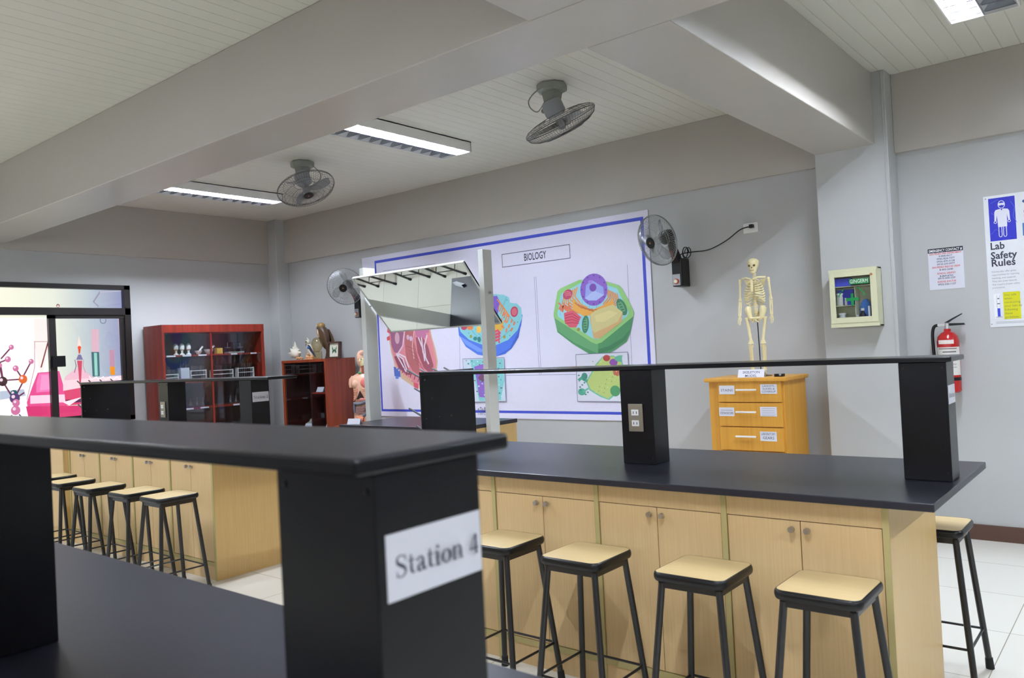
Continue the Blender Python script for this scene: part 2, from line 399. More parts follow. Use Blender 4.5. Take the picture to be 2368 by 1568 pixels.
# ------------------------------------------------------------------ window with printed laboratory picture
win = MB().box((XL - 0.06, WY0, WZ1 - 0.05), (XL + 0.012, WY1, WZ1)).box((XL - 0.06, WY0, WZ0), (XL + 0.012, WY1, WZ0 + 0.05))
win.box((XL - 0.06, WY1 - 0.065, WZ0), (XL + 0.012, WY1, WZ1)).box((XL - 0.06, WY0, WZ0), (XL + 0.012, WY0 + 0.06, WZ1))
win.box((XL - 0.06, WY0, 1.985), (XL + 0.012, WY1, 2.06))
window = win.build('window_1', FRAMEW, None, bevel=0.003); window['kind'] = 'structure'
sash = MB().box((XL - 0.05, 3.245, WZ0 + 0.05), (XL - 0.005, 3.31, 1.985)).box((XL - 0.05, 3.245, 1.95), (XL - 0.005, WY1 - 0.06, 1.985)).box((XL - 0.05, WY1 - 0.105, WZ0 + 0.05), (XL - 0.012, WY1 - 0.06, 1.985)).box((XL - 0.05, 3.245, WZ0 + 0.05), (XL - 0.012, WY1 - 0.06, WZ0 + 0.09))
sash.build('window_sash', FRAMEW, window)
MB().box((XL - 0.015, 3.26, 1.46), (XL + 0.02, 3.38, 1.57)).cyl((XL + 0.03, 3.235, 1.44), (XL + 0.03, 3.235, 1.53), 0.008, 8).build('window_latch', BLACKP, window)
FX = XL - 0.055
fm = MB()
A = Art(fm, (FX, WY0 + 0.02, WZ0 + 0.02), (0, 1, 0), (0, 0, 1), (1, 0, 0), 0.00004)
def G(u, v): 
    p = onx(u, v, FX); return (p.y - A.o.y, p.z - A.o.z)
fw_, fh_ = WY1 - WY0 - 0.04, WZ1 - WZ0 - 0.04
# backdrop of the print: cream on the left running to lavender on the right
bd = bpy.data.materials.new('film_backdrop'); bd.use_nodes = True; nt = bd.node_tree; nt.nodes.clear()
o_ = nt.nodes.new('ShaderNodeOutputMaterial'); e_ = nt.nodes.new('ShaderNodeEmission'); e_.inputs[1].default_value = FILM_E
tc = nt.nodes.new('ShaderNodeTexCoord'); sx_ = nt.nodes.new('ShaderNodeSeparateXYZ'); mr = nt.nodes.new('ShaderNodeMapRange'); rp = nt.nodes.new('ShaderNodeValToRGB')
mr.inputs[1].default_value = 2.6; mr.inputs[2].default_value = 4.1
rp.color_ramp.elements[0].color = lin((255, 252, 226)); rp.color_ramp.elements[1].color = lin((132, 134, 184))
el = rp.color_ramp.elements.new(0.48); el.color = lin((232, 236, 222)); el = rp.color_ramp.elements.new(0.72); el.color = lin((186, 198, 208))
nt.links.new(tc.outputs['Object'], sx_.inputs[0]); nt.links.new(sx_.outputs['Y'], mr.inputs[0]); nt.links.new(mr.outputs[0], rp.inputs[0]); nt.links.new(rp.outputs[0], e_.inputs[0]); nt.links.new(e_.outputs[0], o_.inputs[0])
A.rect(0, 0, fw_, fh_, bd)
WHT, PNK, HOT = filmm((255, 255, 252), 1.15), filmm((250, 150, 190), 0.9), filmm((246, 92, 158), 0.9)
A.poly([G(0, 735), G(108, 735), G(112, 965), G(0, 968)], WHT)
A.poly([G(0, 905), G(55, 900), G(60, 915), G(0, 925)], filmm((190, 200, 220)))
def PP(pts, mt): A.poly([G(*p) for p in pts], mt)
def DD(u, v, r, mt): 
    c = G(u, v); q = G(u + r, v); w = abs(q[0] - c[0]); q2 = G(u, v + r); A.ell(c[0], c[1], w, abs(q2[1] - c[1]), mt)
def LL(pts, w, mt): A.line([G(*p) for p in pts], w, mt)
# big flask
PP([(78, 737), (118, 737), (112, 800), (100, 862), (92, 862), (80, 800)], filmm((250, 238, 235)))
PP([(87, 862), (137, 858), (146, 890), (156, 926), (154, 938), (140, 944), (80, 950), (64, 944), (62, 930), (74, 896)], HOT)
PP([(90, 864), (128, 862), (134, 890), (130, 904), (84, 908), (84, 886)], filmm((250, 128, 190), 1.0))
PP([(96, 868), (112, 867), (116, 900), (92, 903)], filmm((252, 156, 208), 1.0))
PP([(60, 940), (284, 936), (284, 958), (100, 968), (66, 968)], filmm((236, 70, 130), 0.85))
PP([(70, 915), (150, 912), (152, 930), (70, 934)], filmm((255, 214, 232), 1.0))
LL([(130, 720), (120, 758), (95, 850)], 0.012, filmm((180, 70, 90), 0.5)); LL([(78, 790), (118, 790)], 0.006, filmm((225, 170, 180), 0.7))
LL([(80, 790), (80, 850), (62, 925)], 0.006, filmm((225, 150, 175), 0.7))
DD(134, 707, 4, filmm((190, 100, 120), 0.6)); DD(134, 708, 2.2, filmm((245, 240, 225), 1))
# burner
PP([(150, 872), (165, 860), (176, 852), (188, 852), (200, 862), (215, 872), (215, 892), (146, 892)], filmm((246, 196, 214), 0.95))
PP([(148, 900), (190, 896), (190, 935), (152, 938)], filmm((240, 84, 128), 0.85))
PP([(146, 880), (284, 868), (284, 890), (190, 896), (146, 904)], filmm((255, 216, 226), 1.0))
for k in range(5): LL([(206 + 16 * k, 870), (212 + 16 * k, 878), (222 + 16 * k, 872)], 0.008, filmm((255, 245, 246), 1.1))
PP([(176, 832), (181, 820), (187, 820), (192, 832)], filmm((150, 140, 190), 0.7)); PP([(178, 834), (190, 834), (187, 890), (193, 893), (184, 893), (181, 855)], filmm((232, 90, 120), 0.8))
PP([(180, 803), (187, 803), (185, 818), (182, 818)], filmm((240, 90, 60), 0.8)); DD(183.5, 804, 4, filmm((250, 80, 40), 1)); PP([(179, 800), (182, 775), (188, 800)], filmm((250, 226, 214), 1.0))
LL([(173, 832), (176, 846), (172, 862)], 0.006, filmm((120, 90, 130), 0.6)); LL([(193, 832), (192, 846), (198, 862)], 0.006, filmm((230, 150, 170), 0.8))
# cylinders
PP([(210, 762), (228, 761), (229, 814), (212, 814)], filmm((232, 190, 204), 0.9)); PP([(211, 814), (229, 814), (231, 870), (214, 871)], filmm((84, 130, 140), 0.7)); PP([(217, 816), (224, 816), (226, 869), (219, 869)], filmm((160, 222, 208), 0.9))
PP([(253, 810), (264, 809), (265, 848), (254, 848)], filmm((214, 160, 190), 0.8)); PP([(254, 848), (265, 848), (266, 867), (255, 867)], filmm((240, 150, 40), 1.0))
PP([(273, 736), (278, 736), (281, 803), (277, 803)], filmm((240, 206, 200), 0.9)); PP([(277, 803), (281, 803), (283, 866), (280, 866)], filmm((44, 50, 90), 0.5))
PP([(150, 925), (190, 922), (190, 930), (160, 932)], filmm((120, 60, 110), 0.6)); PP([(145, 930), (190, 918), (160, 938)], filmm((255, 225, 235), 1.1))
# chemical formula marks
LL([(231, 675), (216, 698), (228, 709)], 0.016, filmm((170, 165, 196), 0.8)); LL([(231, 676), (284, 672)], 0.01, filmm((200, 196, 214), 0.9))
A.line([(G(238, 738)[0] + 0.03 * math.cos(t), G(238, 738)[1] - 0.012 + 0.035 * math.sin(t)) for t in (math.radians(150 + 24 * k) for k in range(11))], 0.008, filmm((130, 140, 170), 0.7))
# ball-and-stick molecule
STK, BALLP, BALLV = filmm((150, 70, 110), 0.6), filmm((226, 130, 178), 0.85), filmm((120, 90, 150), 0.6)
for a, b in (((26, 803), (2, 830)), ((18, 831), (0, 838)), ((6, 880), (0, 850)), ((6, 880), (50, 877)), ((50, 877), (72, 836)), ((52, 876), (36, 852)), ((8, 885), (26, 915)), ((52, 885), (34, 920)), ((30, 925), (56, 908)), ((0, 838), (8, 885))): LL([a, b], 0.014, STK)
for u, v, r, c in ((26, 803, 6, BALLP), (18, 831, 7, BALLP), (72, 836, 6, BALLP), (36, 852, 7, BALLP), (6, 882, 11, filmm((96, 60, 70), 0.5)), (53, 877, 10, filmm((240, 110, 50), 0.9)), (32, 911, 9, filmm((60, 120, 130), 0.6)), (34, 921, 12, BALLV), (37, 932, 9, BALLP), (36, 949, 11, BALLP), (0, 845, 5, BALLP)):
    DD(u, v, r, c); DD(u - r * 0.3, v - r * 0.3, r * 0.35, filmm((255, 225, 240), 0.9))
LL([(28, 960), (20, 968)], 0.012, BALLV); LL([(44, 958), (52, 968)], 0.012, BALLV)
film = fm.build('window_film', None, window); film['label'] = 'backlit printed film with pink flask, burner and molecule picture'
MB().box((XL - 0.04, WY0 + 0.05, WZ0 + 0.05), (XL - 0.036, WY1 - 0.06, WZ1 - 0.05)).build('window_glass', glassmat('window_glass_mat', (0.97, 0.97, 0.97), 0.03), window)

# ------------------------------------------------------------------ biology banner
BY = 5.968
bnm = MB()
bnm.box((-7.02, BY - 0.003, 0.735), (-3.32, BY + 0.002, 2.53), inkm((222, 221, 240)))
A = Art(bnm, (-7.02, BY - 0.003, 0.735), (1, 0, 0), (0, 0, 1), (0, -1, 0), 0.00003)
def B(u, v):
    p = ony(u, v, BY); return (p.x + 7.02, p.z - 0.735)
def ic(c): return inkm(tuple(int(x * 0.86 + q * 0.14) for x, q in zip(c, (198, 196, 214))))
def PP(pts, c): A.poly([B(*p) for p in pts], ic(c))
def LL(pts, w, c): A.line([B(*p) for p in pts], w, ic(c))
def DD(u, v, ru, rv, c, a=0):
    x, y = B(u, v); A.ell(x, y, ru / 214, rv / 250, ic(c), a)
def ctext(body, u, v, size, c, bold=0.0, sx=1.0, align='LEFT'):
    x, y = B(u, v); A.text(body, x, y, size, inkm(c), bold, sx, align)
BLU = (70, 84, 196)
x0, x1, z0, z1 = 0.212, 3.655, 0.052, 1.742
for r in ((x0, z1 - 0.03, x1, z1), (x0, z0, x1, z0 + 0.025), (x0, z0, x0 + 0.025, z1), (x1 - 0.03, z0, x1, z1)): A.rect(*r, inkm(BLU))
A.rect(3.35, 0, 3.352, 0.001, inkm(BLU))
# title
bx0, bz0 = B(1162, 619); bx1, bz1 = B(1318, 566)
for q in ((bx0, bz0, bx1, bz0 + 0.006), (bx0, bz1, bx1, bz1 + 0.006), (bx0, bz0, bx0 + 0.006, bz1), (bx1 - 0.006, bz0, bx1, bz1 + 0.006)): A.rect(*q, inkm((60, 62, 90)))
A.text('BIOLOGY', (bx0 + bx1) / 2, bz0 + 0.035, 0.098, inkm((48, 48, 70)), 0.012, fit=0.262)
GR = (120, 124, 160)
for a, b in (((1236, 640), (1248, 868)), ((1240, 640), (1252, 868)), ((1451, 612), (1463, 870)), ((1062, 620), (1064, 868)), ((1170, 868), (1333, 866)), ((887, 627), (1007, 610))): LL([a, b], 0.004, GR)
# heart
PP([(903, 700), (898, 740), (901, 790), (905, 815), (911, 836), (916, 858), (930, 876), (955, 893), (985, 905), (1000, 896), (1010, 870), (1013, 835), (1008, 808), (1000, 782), (994, 752), (990, 700)], (210, 178, 140))
PP([(905, 700), (900, 740), (903, 788), (908, 815), (914, 838), (922, 856), (935, 870), (957, 886), (984, 896), (997, 890), (1007, 868), (1010, 835), (1005, 810), (997, 784), (992, 752), (988, 700)], (220, 128, 138))
PP([(908, 730), (903, 770), (906, 800), (913, 815), (924, 817), (932, 800), (936, 770), (938, 730)], (146, 84, 116))
DD(919, 782, 8, 16, (206, 160, 176))
PP([(958, 735), (962, 775), (972, 785), (986, 780), (993, 765), (990, 735)], (190, 108, 148))
PP([(938, 745), (936, 790), (940, 830), (955, 858), (972, 870), (968, 830), (958, 790), (958, 750)], (176, 92, 92))
PP([(962, 780), (966, 815), (980, 850), (1000, 868), (1003, 845), (990, 800), (978, 780)], (150, 72, 86))
PP([(912, 825), (922, 850), (940, 866), (952, 868), (938, 838), (924, 818)], (132, 62, 80))
PP([(985, 770), (1000, 815), (1006, 856), (1009, 835), (1003, 800), (995, 770)], (224, 134, 140))
for pts in ([(917, 818), (932, 830), (944, 862)], [(917, 819), (928, 838), (940, 860)], [(920, 817), (938, 826), (946, 850)], [(968, 780), (978, 805), (983, 835)], [(988, 775), (982, 800), (985, 828)], [(975, 780), (979, 815), (992, 842)]): LL(pts, 0.018, (226, 212, 226))
LL([(936, 766), (932, 800), (920, 819)], 0.02, (222, 190, 206)); LL([(958, 765), (954, 800), (958, 830)], 0.012, (222, 180, 190))
for k in range(6): LL([(922 + 9 * k, 858 + 5 * k), (926 + 9 * k, 846 + 5 * k)], 0.012, (120, 50, 66))
for k in range(5): LL([(940 + 6 * k, 800 + 10 * k), (956 + 6 * k, 806 + 12 * k), (964 + 5 * k, 830 + 8 * k)], 0.006, (150, 70, 74))
PP([(911, 848), (926, 852), (927, 872), (913, 870)], (66, 98, 186)); DD(919, 873, 6, 4, (90, 130, 214)); DD(944, 780, 5, 7, (206, 170, 196)); DD(951, 783, 5, 7, (214, 180, 206))
PP([(897, 758), (905, 762), (903, 772), (896, 768)], (206, 70, 78)); PP([(895, 780), (902, 776), (903, 786), (896, 788)], (206, 70, 78))
PP([(957, 884), (968, 888), (968, 900), (958, 896)], (212, 76, 100))
for k in range(9): DD(914 + 4.6 * k, 846 + 5.4 * k - 0.18 * k * k, 2.6, 2.6, (216, 186, 136))
# animal cell
PP([(1057, 728), (1062, 775), (1078, 802), (1105, 820), (1140, 827), (1170, 818), (1193, 790), (1206, 752), (1209, 728), (1130, 700)], (66, 112, 224))
PP([(1061, 775), (1078, 797), (1105, 813), (1138, 818), (1112, 806), (1085, 790)], (110, 150, 240)); PP([(1150, 822), (1180, 805), (1198, 770), (1206, 745), (1200, 780), (1184, 806), (1168, 818)], (48, 88, 196))
PP([(1058, 742), (1066, 768), (1086, 786), (1115, 797), (1148, 798), (1176, 786), (1198, 763), (1208, 735), (1206, 712), (1196, 702), (1180, 700), (1178, 688), (1166, 682), (1146, 680), (1110, 684), (1075, 705)], (130, 208, 214))
for a, b in (((1146, 690), (1190, 745)), ((1172, 686), (1160, 720)), ((1100, 760), (1126, 795)), ((1076, 745), (1105, 780)), ((1185, 760), (1150, 790))): LL([a, b], 0.004, (70, 150, 170))
PP([(1100, 690), (1150, 684), (1158, 700), (1152, 725), (1120, 740), (1098, 720)], (120, 80, 196))
PP([(1120, 752), (1166, 742), (1162, 764), (1130, 772)], (232, 178, 60)); DD(1088, 758, 9, 6, (232, 130, 60)); DD(1108, 762, 7, 9, (244, 190, 70))
DD(1074, 757, 9, 7, (196, 62, 88)); DD(1190, 721, 10, 13, (196, 62, 88), -0.3); DD(1190, 721, 7, 9, (220, 100, 116), -0.3)
for k in range(7):
    LL([(1150 + 3.5 * k, 692 + 5 * k), (1158 + 3.5 * k, 700 + 5 * k), (1152 + 3.5 * k, 716 + 5 * k)], 0.014, (226, 132, 62))
for k, (u, v) in enumerate(((1166, 726), (1175, 730), (1184, 742), (1160, 740), (1170, 744), (1178, 754), (1190, 748), (1164, 756), (1172, 764), (1184, 762))): DD(u, v, 4.6, 2.6, (232, 106, 60), (0.9, -0.6, 1.2)[k % 3]); DD(u, v, 2.6, 1.0, (246, 150, 96), (0.9, -0.6, 1.2)[k % 3])
for k in range(4): LL([(1144, 768 + 7 * k), (1152 + k, 764 + 7 * k), (1158 - k, 772 + 7 * k)], 0.024, (220, 62, 88))
for u, v in ((1090, 778), (1167, 779)): DD(u, v, 3.4, 4.2, (150, 150, 50))
DD(1100, 783, 6, 5, (40, 130, 130)); DD(1109, 785, 5, 7, (40, 120, 120))
for u, v in ((1085, 770), (1120, 790), (1150, 704), (1173, 694), (1180, 776), (1132, 786), (1198, 745)): DD(u, v, 1.2, 1.2, (60, 110, 140))
# plant cell
PP([(1281, 728), (1290, 768), (1325, 795), (1374, 825), (1393, 826), (1425, 808), (1450, 790), (1459, 768), (1467, 724), (1400, 740)], (66, 140, 84))
PP([(1281, 728), (1290, 765), (1330, 793), (1384, 818), (1384, 795), (1330, 762)], (90, 160, 100)); PP([(1384, 820), (1420, 806), (1448, 786), (1458, 762), (1440, 782), (1410, 800), (1384, 808)], (50, 118, 72))
PP([(1281, 726), (1290, 674), (1297, 667), (1341, 647), (1402, 651), (1433, 660), (1440, 668), (1456, 697), (1467, 722), (1465, 732), (1392, 792), (1380, 796), (1368, 791), (1284, 736)], (140, 204, 116))
PP([(1290, 725), (1298, 680), (1343, 655), (1401, 658), (1428, 667), (1455, 722), (1450, 732), (1386, 784), (1374, 784), (1292, 733)], (150, 218, 230))
for k in range(9): LL([(1300 + 16 * k, 676), (1296 + 17 * k, 730 + 5 * (k % 4))], 0.003, (80, 160, 190))
for k in range(7):
    LL([(1336 - 5 * k, 664 + 3 * k), (1330 - 5 * k, 685 + 4 * k), (1345 - 3 * k, 705 + 3 * k), (1360, 712 + 2 * k)], 0.016, (232 - 4 * k, 150, 76))
    LL([(1404 + 4 * k, 668 + 2 * k), (1408 + 4 * k, 688 + 2 * k), (1396 + 3 * k, 704 + 2 * k)], 0.013, (222, 140, 70))
PP([(1325, 690), (1340, 707), (1372, 716), (1400, 704), (1418, 690), (1420, 706), (1395, 724), (1370, 728), (1352, 732), (1326, 716)], (238, 168, 66))
for k in range(5): LL([(1330 + 8 * k, 700 + 4 * k), (1345 + 10 * k, 712 + 3 * k), (1362 + 10 * k, 714 + k)], 0.008, (196, 104, 50))
DD(1374, 670, 31, 36, (134, 90, 196)); PP([(1354, 690), (1356, 660), (1370, 648), (1396, 664), (1398, 682), (1380, 694)], (150, 166, 236)); PP([(1354, 690), (1374, 672), (1398, 682), (1380, 695), (1362, 695)], (176, 196, 246)); DD(1372, 665, 8, 9, (116, 66, 170)); DD(1366, 652, 5, 4, (164, 130, 220))
for k in range(12): DD(1374 + 28 * math.cos(k * PI / 6), 670 + 33 * math.sin(k * PI / 6), 1.6, 1.6, (80, 50, 140))
DD(1314, 681, 12, 11, (190, 64, 92), 0.4)
for k in range(3): LL([(1305 + 2 * k, 677 + 4 * k), (1313, 674 + 4 * k), (1321 + k, 677 + 3 * k)], 0.006, (232, 130, 140))
for k in range(8): LL([(1293 + 4 * k, 700 + 6 * (k % 3)), (1298 + 3 * k, 706 + 5 * (k % 2)), (1294 + 4 * k, 716 + 3 * (k % 3))], 0.018, (232, 118, 78))
PP([(1305, 724), (1326, 718), (1345, 733), (1334, 757), (1318, 757), (1307, 745)], (222, 84, 104))
for k in range(4): LL([(1308, 730 + 6 * k), (1324, 725 + 7 * k), (1340, 736 + 4 * k)], 0.006, (170, 40, 70))
DD(1439, 710, 9, 20, (54, 120, 84), 0.45); DD(1438, 710, 6, 15, (90, 160, 110), 0.45); DD(1355, 750, 8, 20, (54, 120, 84), -0.15); DD(1355, 750, 5, 15, (90, 160, 110), -0.15)
for k in range(5): DD(1353 + 0.6 * k, 738 + 6 * k, 3.4, 1.3, (44, 104, 74)); DD(1432 + 3 * k, 698 + 6 * k, 3.4, 1.3, (44, 104, 74))
DD(1339, 762, 4, 4, (150, 150, 60))
PP([(1366, 726), (1366, 740), (1374, 782), (1388, 783), (1439, 744), (1441, 724), (1428, 712), (1419, 704)], (214, 170, 110)); PP([(1367, 727), (1378, 718), (1419, 704), (1428, 712), (1441, 722), (1430, 744), (1376, 770), (1370, 762)], (214, 202, 132)); PP([(1376, 730), (1410, 718), (1430, 724), (1400, 744), (1380, 744)], (226, 214, 142))
# micrographs
def outline(c): 
    q = [B(*p) for p in c]; 
    for i in range(4): A.line([q[i], q[(i + 1) % 4]], 0.005, inkm((110, 110, 140)))
PP([(1333, 820), (1453, 814), (1459, 929), (1337, 928)], (222, 224, 238)); 
PP([(1379, 842), (1395, 824), (1420, 822), (1440, 836), (1452, 870), (1440, 900), (1410, 925), (1390, 918), (1364, 902), (1356, 881), (1366, 866)], (104, 190, 160))
PP([(1381, 843), (1396, 826), (1420, 824), (1438, 838), (1449, 870), (1436, 898), (1408, 922), (1390, 914), (1367, 900), (1359, 882), (1369, 866)], (184, 206, 110))
DD(1404, 828, 8, 7, (176, 52, 52)); DD(1420, 838, 9, 8, (134, 70, 160)); DD(1428, 860, 9, 9, (186, 92, 70)); DD(1436, 829, 13, 7, (90, 176, 140)); DD(1446, 830, 6, 10, (222, 226, 240))
LL([(1360, 882), (1346, 874), (1339, 880)], 0.03, (70, 160, 130)); DD(1353, 870, 7, 8, (60, 140, 120)); DD(1347, 906, 9, 8, (70, 160, 130)); DD(1424, 904, 11, 12, (70, 150, 90)); LL([(1362, 898), (1350, 906)], 0.016, (90, 180, 150))
for k in range(30): DD(1372 + (k * 41) % 66, 836 + (k * 29) % 74, 1.2, 1.2, ((130, 160, 70), (206, 220, 140))[k % 2])
for k in range(9): DD(1340 + (k * 13) % 22, 868 + (k * 17) % 46, 2.2, 1.8, (50, 130, 110))
outline([(1333, 820), (1453, 814), (1459, 929), (1337, 928)])
PP([(1072, 830), (1167, 827), (1172, 928), (1078, 930)], (206, 222, 236))
PP([(1088, 832), (1165, 829), (1168, 880), (1160, 925), (1140, 926), (1110, 927), (1095, 860)], (126, 206, 206)); PP([(1098, 848), (1118, 842), (1140, 850), (1150, 880), (1140, 920), (1110, 918), (1104, 880)], (140, 92, 196)); DD(1116, 874, 9, 9, (110, 60, 90))
for k in range(60): DD(1080 + (k * 37) % 86, 834 + (k * 53) % 88, 1.4 + (k % 4) * 0.5, 1.3 + (k % 3) * 0.5, ((90, 60, 70), (200, 236, 236), (60, 150, 150))[k % 3])
outline([(1072, 830), (1167, 827), (1172, 928), (1078, 930)])
ctext('e To Bio', 1107, 950, 0.055, (60, 60, 80), 0.01, 0.7); ctext('n and C', 1107, 959, 0.045, (90, 90, 110), 0.0, 0.7)
banner = bnm.build('wall_banner')
tag(banner, 'large pale lavender banner headed BIOLOGY with heart and cell drawings on the back wall', 'banner')

# ================================================================== CEILING LIGHTS
def ceiling_light(x, y, label, L=1.22, lit=1):
    t = thing('ceiling_light', (x, y, CZ), label, 'ceiling light', 'fluorescent ceiling lights')
    w, z0, z1 = 0.165, 3.075, CZ
    hb = MB()
    hb.box((x - w, y - L / 2, z0), (x - w + 0.008, y + L / 2, z1)).box((x + w - 0.008, y - L / 2, z0), (x + w, y + L / 2, z1))
    hb.box((x - w, y - L / 2, z0), (x + w, y - L / 2 + 0.008, z1)).box((x - w, y + L / 2 - 0.008, z0), (x + w, y + L / 2, z1)).box((x - w, y - L / 2, z1 - 0.008), (x + w, y + L / 2, z1))
    hb.build('housing', WHITE, t)
    rf = MB()
    for s in (-1, 1):
        c = x + s * 0.08
        for a, b in ((0.076, 0.03), (0.03, 0.0)):
            pass
        prof = [(c - 0.075, z0 + 0.004), (c - 0.05, z1 - 0.03), (c, z1 - 0.012), (c + 0.05, z1 - 0.03), (c + 0.075, z0 + 0.004)]
        for i in range(4):
            (xa, za), (xb, zb) = prof[i], prof[i + 1]
            rf.add([(xa, y - L / 2 + 0.01, za), (xb, y - L / 2 + 0.01, zb), (xb, y + L / 2 - 0.01, zb), (xa, y + L / 2 - 0.01, za)], [(0, 1, 2, 3)])
    rf.build('reflector', REFL, t)
    lv = MB().box((x - 0.004, y - L / 2 + 0.01, z0 + 0.001), (x + 0.004, y + L / 2 - 0.01, z1 - 0.014))
    for k in range(11):
        yy = y - L / 2 + 0.055 + k * (L - 0.11) / 10
        for s in (-1, 1):
            c = x + s * 0.08
            lv.add([(c - 0.0765, yy - 0.008, z0 + 0.003), (c + 0.073, yy - 0.008, z0 + 0.003), (c + 0.052, yy, z1 - 0.045), (c - 0.052, yy, z1 - 0.045), (c - 0.073, yy + 0.008, z0 + 0.003), (c + 0.073, yy + 0.008, z0 + 0.003)], [(0, 1, 2, 3), (4, 3, 2, 5)])
    lv.build('louvre', LOUV, t)
    for s in (-1, 1):
        c = x + s * 0.08
        MB().cyl((c, y - L / 2 + 0.02, z1 - 0.036), (c, y + L / 2 - 0.02, z1 - 0.036), 0.012, 8).build('tube', TUBE if s == lit else TUBEOFF, t)
    return t
REFL = mat('light_reflector', (225, 228, 232), 0.5, metal=0.3, vary=0)
LOUV = mat('light_louvre', (170, 174, 180), 0.3, metal=0.7, vary=0)
TUBEOFF = mat('unlit_tube', (210, 212, 214), 0.3)
for x, y, lb in ((-4.57, 4.37, 'twin tube ceiling light with louvres between the two ceiling fans'), (-7.24, 4.37, 'twin tube ceiling light nearest the far left corner beyond the left ceiling fan'),
                 (-0.66, 4.37, 'twin tube ceiling light cut by the top right edge above the safety poster'), (2.4, 4.37, 'twin tube ceiling light outside the picture right of the poster'),
                 (-4.57, 0.84, 'twin tube ceiling light above the near bench'), (-7.24, 0.84, 'twin tube ceiling light above the near left of the room'), (-0.66, 0.84, 'twin tube ceiling light over the camera'), (2.4, 0.84, 'twin tube ceiling light right of the camera')):
    ceiling_light(x, y, lb, lit=-1 if x > -1 else 1)

